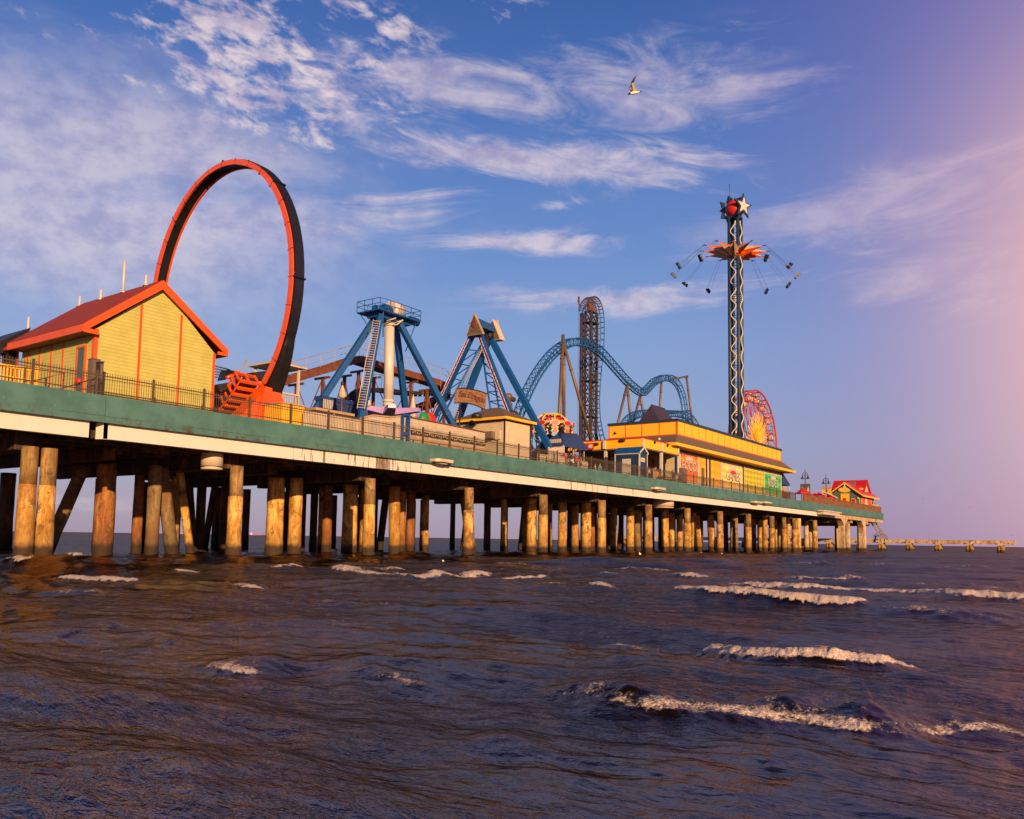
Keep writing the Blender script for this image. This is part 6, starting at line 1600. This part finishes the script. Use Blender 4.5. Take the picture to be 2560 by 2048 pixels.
b = MB(); b.box(g0+2.45,g1-3.05,gv0-.05,gv0-.01,DK,zE2-.6); part('mural_wall', b, M['orange'], rr_)
b = MB(); s = 204.6
b.prism_v([(s-1.9,DK),(s-1.9,10.4),(s-1.5,10.9),(s-1.1,10.2),(s-.8,12.4),(s+.6,12.4),(s+.9,10.6),(s+1.7,10.9),(s+1.7,10.5),(s+1.4,DK)], gv0-.12, gv0-.06); part('white_mural_shape', b, M['white'], rr_)
b = MB(); q = P(2111,1212,1.5); b.ball(W(g0-.6,vm,zA2-.6), .22, 8, 6); b.ball(W(g0-.3,gv0+.2,zE2-.9), .2, 8, 6); part('gable_lamp', b, M['white'], rr_)
pr_ = thing('wind_screen', 'low peach wind screen wall with gulls at the pier end', 'wall', W(212.5,2,DK)); b = MB(); b.box(211.0,213.4,3.0,9.0,DK,11.1); b.box(207,213.4,.9,1.0,DK,10.9); part('panel', b, M['tan'], pr_); b = MB(); b.box(210.9,213.5,2.9,9.1,11.1,11.2); b.box(213.2,213.5,.8,1.1,DK,11.1); part('frame', b, M['cream'], pr_)
lt_ = thing('lean_to', 'pale sloping lean-to roof between the umbrellas and the restaurant', 'lean-to', W(190,4,DK))
s0, z1 = pv(2065,1230,3.4); s1, z0 = pv(2094,1244,3.4); b = MB(); b.ext([W(s0,3.4,z1),W(s1,3.4,z0),W(s1,3.4,z0-.2),W(s0,3.4,z1-.2)], [W(s0,4.1,z1),W(s1,4.1,z0),W(s1,4.1,z0-.2),W(s0,4.1,z1-.2)]); part('roof', b, M['white'], lt_)
for s in (s0+.3,s1-.2): b = MB(); b.tube([W(s,3.5,DK), W(s,3.5,(z0 if s > s0+1 else z1)-.2)], .07, 6); part('post', b, M['white'], lt_)
# ------------------------------------------------------------------ people on the deck
def standing(s, v, ang_, top, bot, label, h=1.7, group=None, step_=.0, arm=0):
    k = h/1.75; c = W(s, v, DK); f = Vector((cos(ang_), sin(ang_), 0)); s_ = Vector((-f.y, f.x, 0)); u = Vector((0,0,1))
    J = [u*.95, u*1.12, u*1.35, u*1.48, u*1.60, u*1.68,
         s_*.10+u*.90, s_*.11+u*.50+f*.06*step_, s_*.11+u*.09-f*.12*step_, s_*.12+u*.04+f*.15,
         -s_*.10+u*.90, -s_*.11+u*.50+f*.12*step_, -s_*.11+u*.09+f*.22*step_, -s_*.12+u*.04+f*.18,
         s_*.18+u*1.40, s_*.24+u*1.12, s_*.25+u*.86+f*(.08+.2*arm), -s_*.18+u*1.40, -s_*.24+u*1.12, -s_*.25+u*.86+f*.08]
    J = [q*k for q in J]
    E_ = [(0,1),(1,2),(2,3),(3,4),(4,5),(0,6),(6,7),(7,8),(8,9),(0,10),(10,11),(11,12),(12,13),(2,14),(14,15),(15,16),(2,17),(17,18),(18,19)]
    R_ = [.14,.12,.14,.055,.09,.07,.085,.06,.045,.04,.085,.06,.045,.04,.055,.042,.034,.055,.042,.034]
    def mf(p_):
        if p_.z > 1.44*k: return 2
        if p_.z < .98*k: return 2 if abs(p_.dot(s_)) > .20*k and p_.z > .75*k else 1
        return 2 if abs(p_.dot(s_)) > .21*k and p_.z < 1.15*k else 0
    o = skin_person('person', J, E_, [r*k for r in R_], c, [CL[top], CL[bot], SKINM], label, group=group, matfn=mf)
    head_bits(o, u*1.63*k, f, u, r=.1*k); return o
G_ = 'visitors standing on the deck'
for px, v, a_0, t_, b_, lab in ((1440,2.0,-.6,'red','dark','visitor in a bright red shirt behind the edge fence under the navy awning'),
    (1433,3.0,2.4,'white','denim','visitor in a white shirt left of the visitor in bright red'),
    (1452,2.4,-2.0,'tan','denim','visitor in a tan shirt right of the visitor in bright red'),
    (1448,4.2,.3,'orange','dark','visitor in an orange shirt deeper under the navy awning'),
    (1643,2.5,-.5,'orange','tan','visitor in an orange shirt in the porch beside the navy shed'),
    (1621,2.2,1.9,'white','dark','visitor in a pale shirt close to the right wall of the navy shed'),
    (1683,1.3,-1.2,'dark','denim','visitor in dark clothes between the porch and the food mural'),
    (1488,5.5,.5,'white','dark','visitor in a white top in the shaded porch nearest the navy awning'),
    (1500,5.0,-.5,'teal','denim','visitor in a teal top in the shaded porch'),
    (1385,1.6,.2,'blue','tan','visitor in a blue shirt beside the foot of the lowest blue leg'),
    (2118,3.2,.2,'red','dark','visitor in a red shirt by the restaurant entrance'),
    (2086,2.6,.9,'white','dark','visitor in a white shirt under the pale lean-to')):
    s = pv(px, 1150, v)[0]; standing(s, v, a_0, t_, b_, lab, h=random.uniform(1.62,1.82), group=G_, step_=random.choice((0,.6,1)))
for px, v, lab in ((1660,1.5,'wire cafe table set left of the far porch column'),(1672,1.4,'wire cafe table set halfway between the porch column and the food mural'),(1680,2.4,'wire cafe table set nearest the food mural')):
    s = pv(px,1180,v)[0]; o = thing('cafe_set', lab, 'table set', W(s,v,DK), 'wire cafe tables in the porch')
    b = MB(); b.lathe(W(s,v,DK), [(.38,.72),(.38,.75)], 14); b.tube([W(s,v,DK), W(s,v,DK+.72)], .035, 6); part('table', b, M['dark'], o)
    for d_ in (-.65,.65):
        b = MB(); b.box(s+d_-.2,s+d_+.2,v-.2,v+.2,DK+.43,DK+.46); e1_ = s+d_+(.2 if d_ > 0 else -.2); b.tube([W(e1_,v-.2,DK+.45),W(e1_,v-.15,DK+.95),W(e1_,v+.15,DK+.95),W(e1_,v+.2,DK+.45)], .018, 5)
        for a in (-.18,.18):
            for c_ in (-.18,.18): b.tube([W(s+d_+a,v+c_,DK), W(s+d_+a,v+c_,DK+.44)], .016, 4)
        part('chair', b, M['dark'], o)
# ------------------------------------------------------------------ low concrete jetty beyond the pier head
jy = thing('jetty', 'low sunlit concrete jetty on short bents reaching right from the pier head', 'jetty', W(217,-15,0))
js = 217.0
def jx(px): return ps(px,1360,js)[0]
spans = [jx(p_) for p_ in (2541,2502,2424,2346,2274,2204,2150)]
v = spans[-1]
while v < 75: v += 7.2; spans.append(v)
for k, (v0, v1) in enumerate(zip(spans, spans[1:])):
    b = MB(); b.box(js-.9, js+1.2, v0+.06, v1-.06, 2.25, 2.75)
    for c_ in (-.75,1.0): b.box(js+c_-.18, js+c_+.18, v0+.1, v1-.1, 1.95+.02*(k%2), 2.245)
    b.box(js-.95,js+1.25,v0+.06,v1-.06,2.752,2.86)
    part('deck_span', b, M['jetty'], jy)
for v in spans[1:] if len(spans) > 1 else []:
    b = MB(); b.box(js-1.3, js+1.6, v-.5, v+.5, 1.6, 2.24); cap_ = part('bent_cap', b, M['jetty'], jy)
    b = MB()
    for c_ in (-.8,.15,1.1): b.tube([W(js+c_,v-.35,-1), W(js+c_,v-.3,1.6)], .42, 8); b.tube([W(js+c_,v+.4,-1), W(js+c_,v+.3,1.6)], .38, 8)
    part('bent_piles', b, M['pile'], cap_)
# stairs from the pier head
sr = thing('access_stair', 'steep steel stair and ramp from the pier head down to the jetty', 'stairs', W(215.5,1,2.8))
T0, T1 = W(214.6,2.2,6.7), W(215.6,.2,3.0)
b = MB(); ladder(b, T1, T0, 1.1, 12, .06, side=Vector((.8,.6,0)).normalized()); b.beam(T1+Vector((.45,.35,0)), T0+Vector((.45,.35,0)), .12, .35); b.beam(T1-Vector((.45,.35,0)), T0-Vector((.45,.35,0)), .12, .35); part('flight', b, M['bronze'], sr)
b = MB(); q = [PS(2186,1338,216), PS(2202,1328,216), PS(2219,1342,216), PS(2219,1350,216)]; b.tube(q, .06, 5); b.tube([x-Vector((0,0,.7)) for x in q[:3]], .05, 5)
for x in (2190,2202,2212): b.tube([PS(x,1334,216), PS(x,1352,216)], .05, 4)
part('handrail', b, M['bronze'], sr)
b = MB(); b.beam(PS(2184,1340,216), PS(2200,1340,216), 1.6, .2); b.tube([PS(2188,1340,216), PS(2188,1355,216)], .15, 6); part('landing', b, M['bronze'], sr)
# ------------------------------------------------------------------ ships on the horizon
def ship(px, dist_, L_, lab, mats_, rot=0.0):
    d = ray(px, 1345); a = Vector((d.x, d.y, 0)).normalized(); c = a*dist_; side = Vector((a.y, -a.x, 0))
    side = (side*cos(rot)+a*sin(rot)).normalized(); n = Vector((-side.y, side.x, 0))
    o = thing('cargo_ship', lab, 'ship', c, 'ships on the horizon')
    f = lambda x, y, z: c+side*x*L_+n*y*L_+Vector((0,0,z*L_))
    b = MB(); b.ext([f(-.5,-.06,-.01),f(.44,-.06,-.01),f(.5,0,-.01),f(.44,.06,-.01),f(-.5,.06,-.01)], [f(-.5,-.07,.055),f(.45,-.07,.055),f(.54,0,.075),f(.45,.07,.055),f(-.5,.07,.055)]); part('hull', b, M[mats_[0]], o)
    b = MB()
    for x, z in ((-.05,.085),(.12,.09),(.3,.085)): b.tube([f(x,0,.05), f(x,0,z+.03)], .006*L_, 5); b.tube([f(x,0,z+.03), f(x+.08,0,z)], .004*L_, 4)
    part('deck_crane', b, M[mats_[0]], o)
    b = MB(); b.ext([f(-.47,-.05,.056),f(-.30,-.05,.056),f(-.30,.05,.056),f(-.47,.05,.056)], [f(-.45,-.045,.16),f(-.32,-.045,.16),f(-.32,.045,.16),f(-.45,.045,.16)]); b.ext([f(-.43,-.02,.161),f(-.37,-.02,.161),f(-.37,.02,.161),f(-.43,.02,.161)], [f(-.42,-.02,.20),f(-.38,-.02,.20),f(-.38,.02,.20),f(-.42,.02,.20)]); part('superstructure', b, M['white'], o)
ship(640, 4200, 58, 'distant ship with a pale bridge seen in the widest gap between the piles', ('rose',), .1)
ship(452, 5200, 40, 'very distant ship seen through a left gap between the piles', ('tan',), -.2)
ship(1425, 5200, 36, 'tiny distant ship seen through a gap below the blue coaster', ('rose',), .2)
# ------------------------------------------------------------------ birds
gull_m = paint('gull_white_plumage', (.80,.72,.60), .8, var=.06, dirtamt=0); gull_d = paint('gull_dark_feathers', (.015,.013,.015), .8, var=.2, dirtamt=0); gull_g = paint('gull_grey_underwing', (.42,.30,.18), .8, var=.1, dirtamt=0)
def gull(px, py, dist_, k, lab, head=Vector((-1,0,0)), wing=1.0, pose='up'):
    c = ray(px, py).normalized()*dist_+Vector((0,0,HC))
    r_ = (Rv*head.x+Fv*head.y+Vector((0,0,1))*head.z).normalized(); up = Vector((0,0,1)); s_ = r_.cross(up).normalized(); up = s_.cross(r_)
    f = lambda x, y, z: c+(r_*x+s_*y+up*z)*k
    b = MB()
    # body: lofted rings from bill to tail
    st_ = [(.285,.004,-.045),(.25,.012,-.042),(.225,.032,-.030),(.19,.040,-.022),(.15,.045,-.015),(.06,.062,-.010),(-.04,.060,0),(-.13,.038,.010),(-.19,.018,.018),(-.22,.012,.02)]
    rings = []
    for x, r, z in st_: rings.append(b.add([f(x, r*cos(t), z+r*.9*sin(t)) for t in np.linspace(0,2*pi,11)[:-1]]))
    for i, (A, B) in enumerate(zip(rings, rings[1:])):
        b.mi = 1 if i < 4 else 0
        for j in range(10): b.face((A[j],A[(j+1)%10],B[(j+1)%10],B[j]), True)
    b.mi = 1; b.face(rings[0][::-1]); b.face(rings[-1])
    # tail fan
    b.mi = 1; b.ext([f(-.19,-.015,.012),f(-.19,.015,.012),f(-.30,.055,.03),f(-.285,0,.02),f(-.31,-.055,-.01)], [f(-.19,-.015,.022),f(-.19,.015,.022),f(-.30,.055,.036),f(-.285,0,.026),f(-.31,-.055,-.004)])
    for sg_ in (-1, 1):
        if pose == 'up': W_ = [(.09,-.07,.03,.0),(.12,-.03,.10,.16),(.13,.02,.17,.30),(.03,-.04,.20,.42),(-.07,-.10,.22,.52),(-.115,-.125,.225,.545)]
        else: W_ = [(.09,-.07,.03,.0),(.11,-.04,.20,.06),(.10,-.02,.34,.08),(.02,-.06,.48,.05),(-.06,-.11,.60,.01),(-.1,-.12,.64,0)]
        prev = None
        for i, (xl, xt, y, z) in enumerate(W_):
            th_ = .014*(1-i/7); cur = b.add([f(xl,sg_*y,z),f((xl+xt)/2,sg_*y,z+th_),f(xt,sg_*y,z),f((xl+xt)/2,sg_*y,z-th_)])
            if prev:
                b.mi = 2 if i <= 2 else 1
                for j in range(4): b.face((prev[j],prev[(j+1)%4],cur[(j+1)%4],cur[j]), True)
            prev = cur
        b.mi = 1; b.face(prev)
    return single('seagull', b, [gull_m, gull_d, gull_g], lab, 'seagull', c, 'seagulls in the air')
gull(1586, 232, 24, .70, 'large seagull with raised dark tipped wings high in the blue sky', Vector((-1,-.05,-.12)))
gull(2308, 1247, 150, .7, 'small dark far seagull low over the sea, left of three', Vector((-.6,.8,0)), pose='flat')
gull(2378, 1252, 190, .55, 'tiny pale far seagull in the middle of three over the sea', Vector((.9,.4,0)), pose='flat')
gull(2426, 1271, 170, .6, 'tiny pale far seagull right of the three over the sea', Vector((-.9,.4,0)), pose='up')
gull(2530, 1342, 200, .6, 'tiny seagull hovering above the outer end of the jetty', Vector((-.9,.4,0)), pose='up')
# gulls riding the water in front of the piles
def swim(px, py, lab):
    q = pz(px, py, .05); b = MB(); 
    b.ball(q+Vector((0,0,.06)), .16, 10, 8, sc=(.7,1.3,.6)); b.ball(q+Vector((0,-.16,.22)), .06, 8, 6); b.tube([q+Vector((0,-.13,.08)), q+Vector((0,-.17,.2))], .045, 6); b.mi = 1; b.tube([q+Vector((0,-.2,.215)), q+Vector((0,-.27,.205))], [.016,.004], 5); b.tube([q+Vector((0,.18,.1)), q+Vector((0,.32,.13))], [.05,.015], 6)
    single('floating_gull', b, [gull_m, gull_d], lab, 'seagull', q, 'gulls floating before the piles')
for px, py, lab in ((1112,1413,'single floating gull upright left of the middle piles'),(1600,1387,'floating gull leftmost of the group by the right piles'),(1640,1386,'floating gull second from the left in the group'),(1656,1387,'floating gull third in the group by the right piles'),(1664,1386,'floating gull close to the right of the third one'),(1721,1387,'floating gull alone right of the group of four'),(1754,1386,'floating gull between two pale right piles'),(1806,1389,'rightmost floating gull near the thick speckled pile')): swim(px, py, lab)
# gulls perched on the wind screen at the pier end
for k, (s, v, lab) in enumerate(((208.2,.95,'perched dark bird at the left of the pier end rail'),(210.4,.95,'perched dark bird in the middle of the pier end rail'),(211.6,3.0,'perched dark bird at the right of the pier end rail'))):
    z = 10.95 if v < 2 else 11.25; b = MB(); q = W(s,v,z+.2); b.ball(q, .14, 8, 6, sc=(.8,1.5,.8)); b.ball(q+Vector((0,-.2,.14)), .07, 7, 5); b.tube([q, q-Vector((0,0,.2))], .02, 4); b.tube([q+Vector((0,-.25,.14)), q+Vector((0,-.34,.12))], .015, 4)
    single('perched_bird', b, gull_d, lab, 'bird', W(s,v,z), 'birds perched at the pier end')
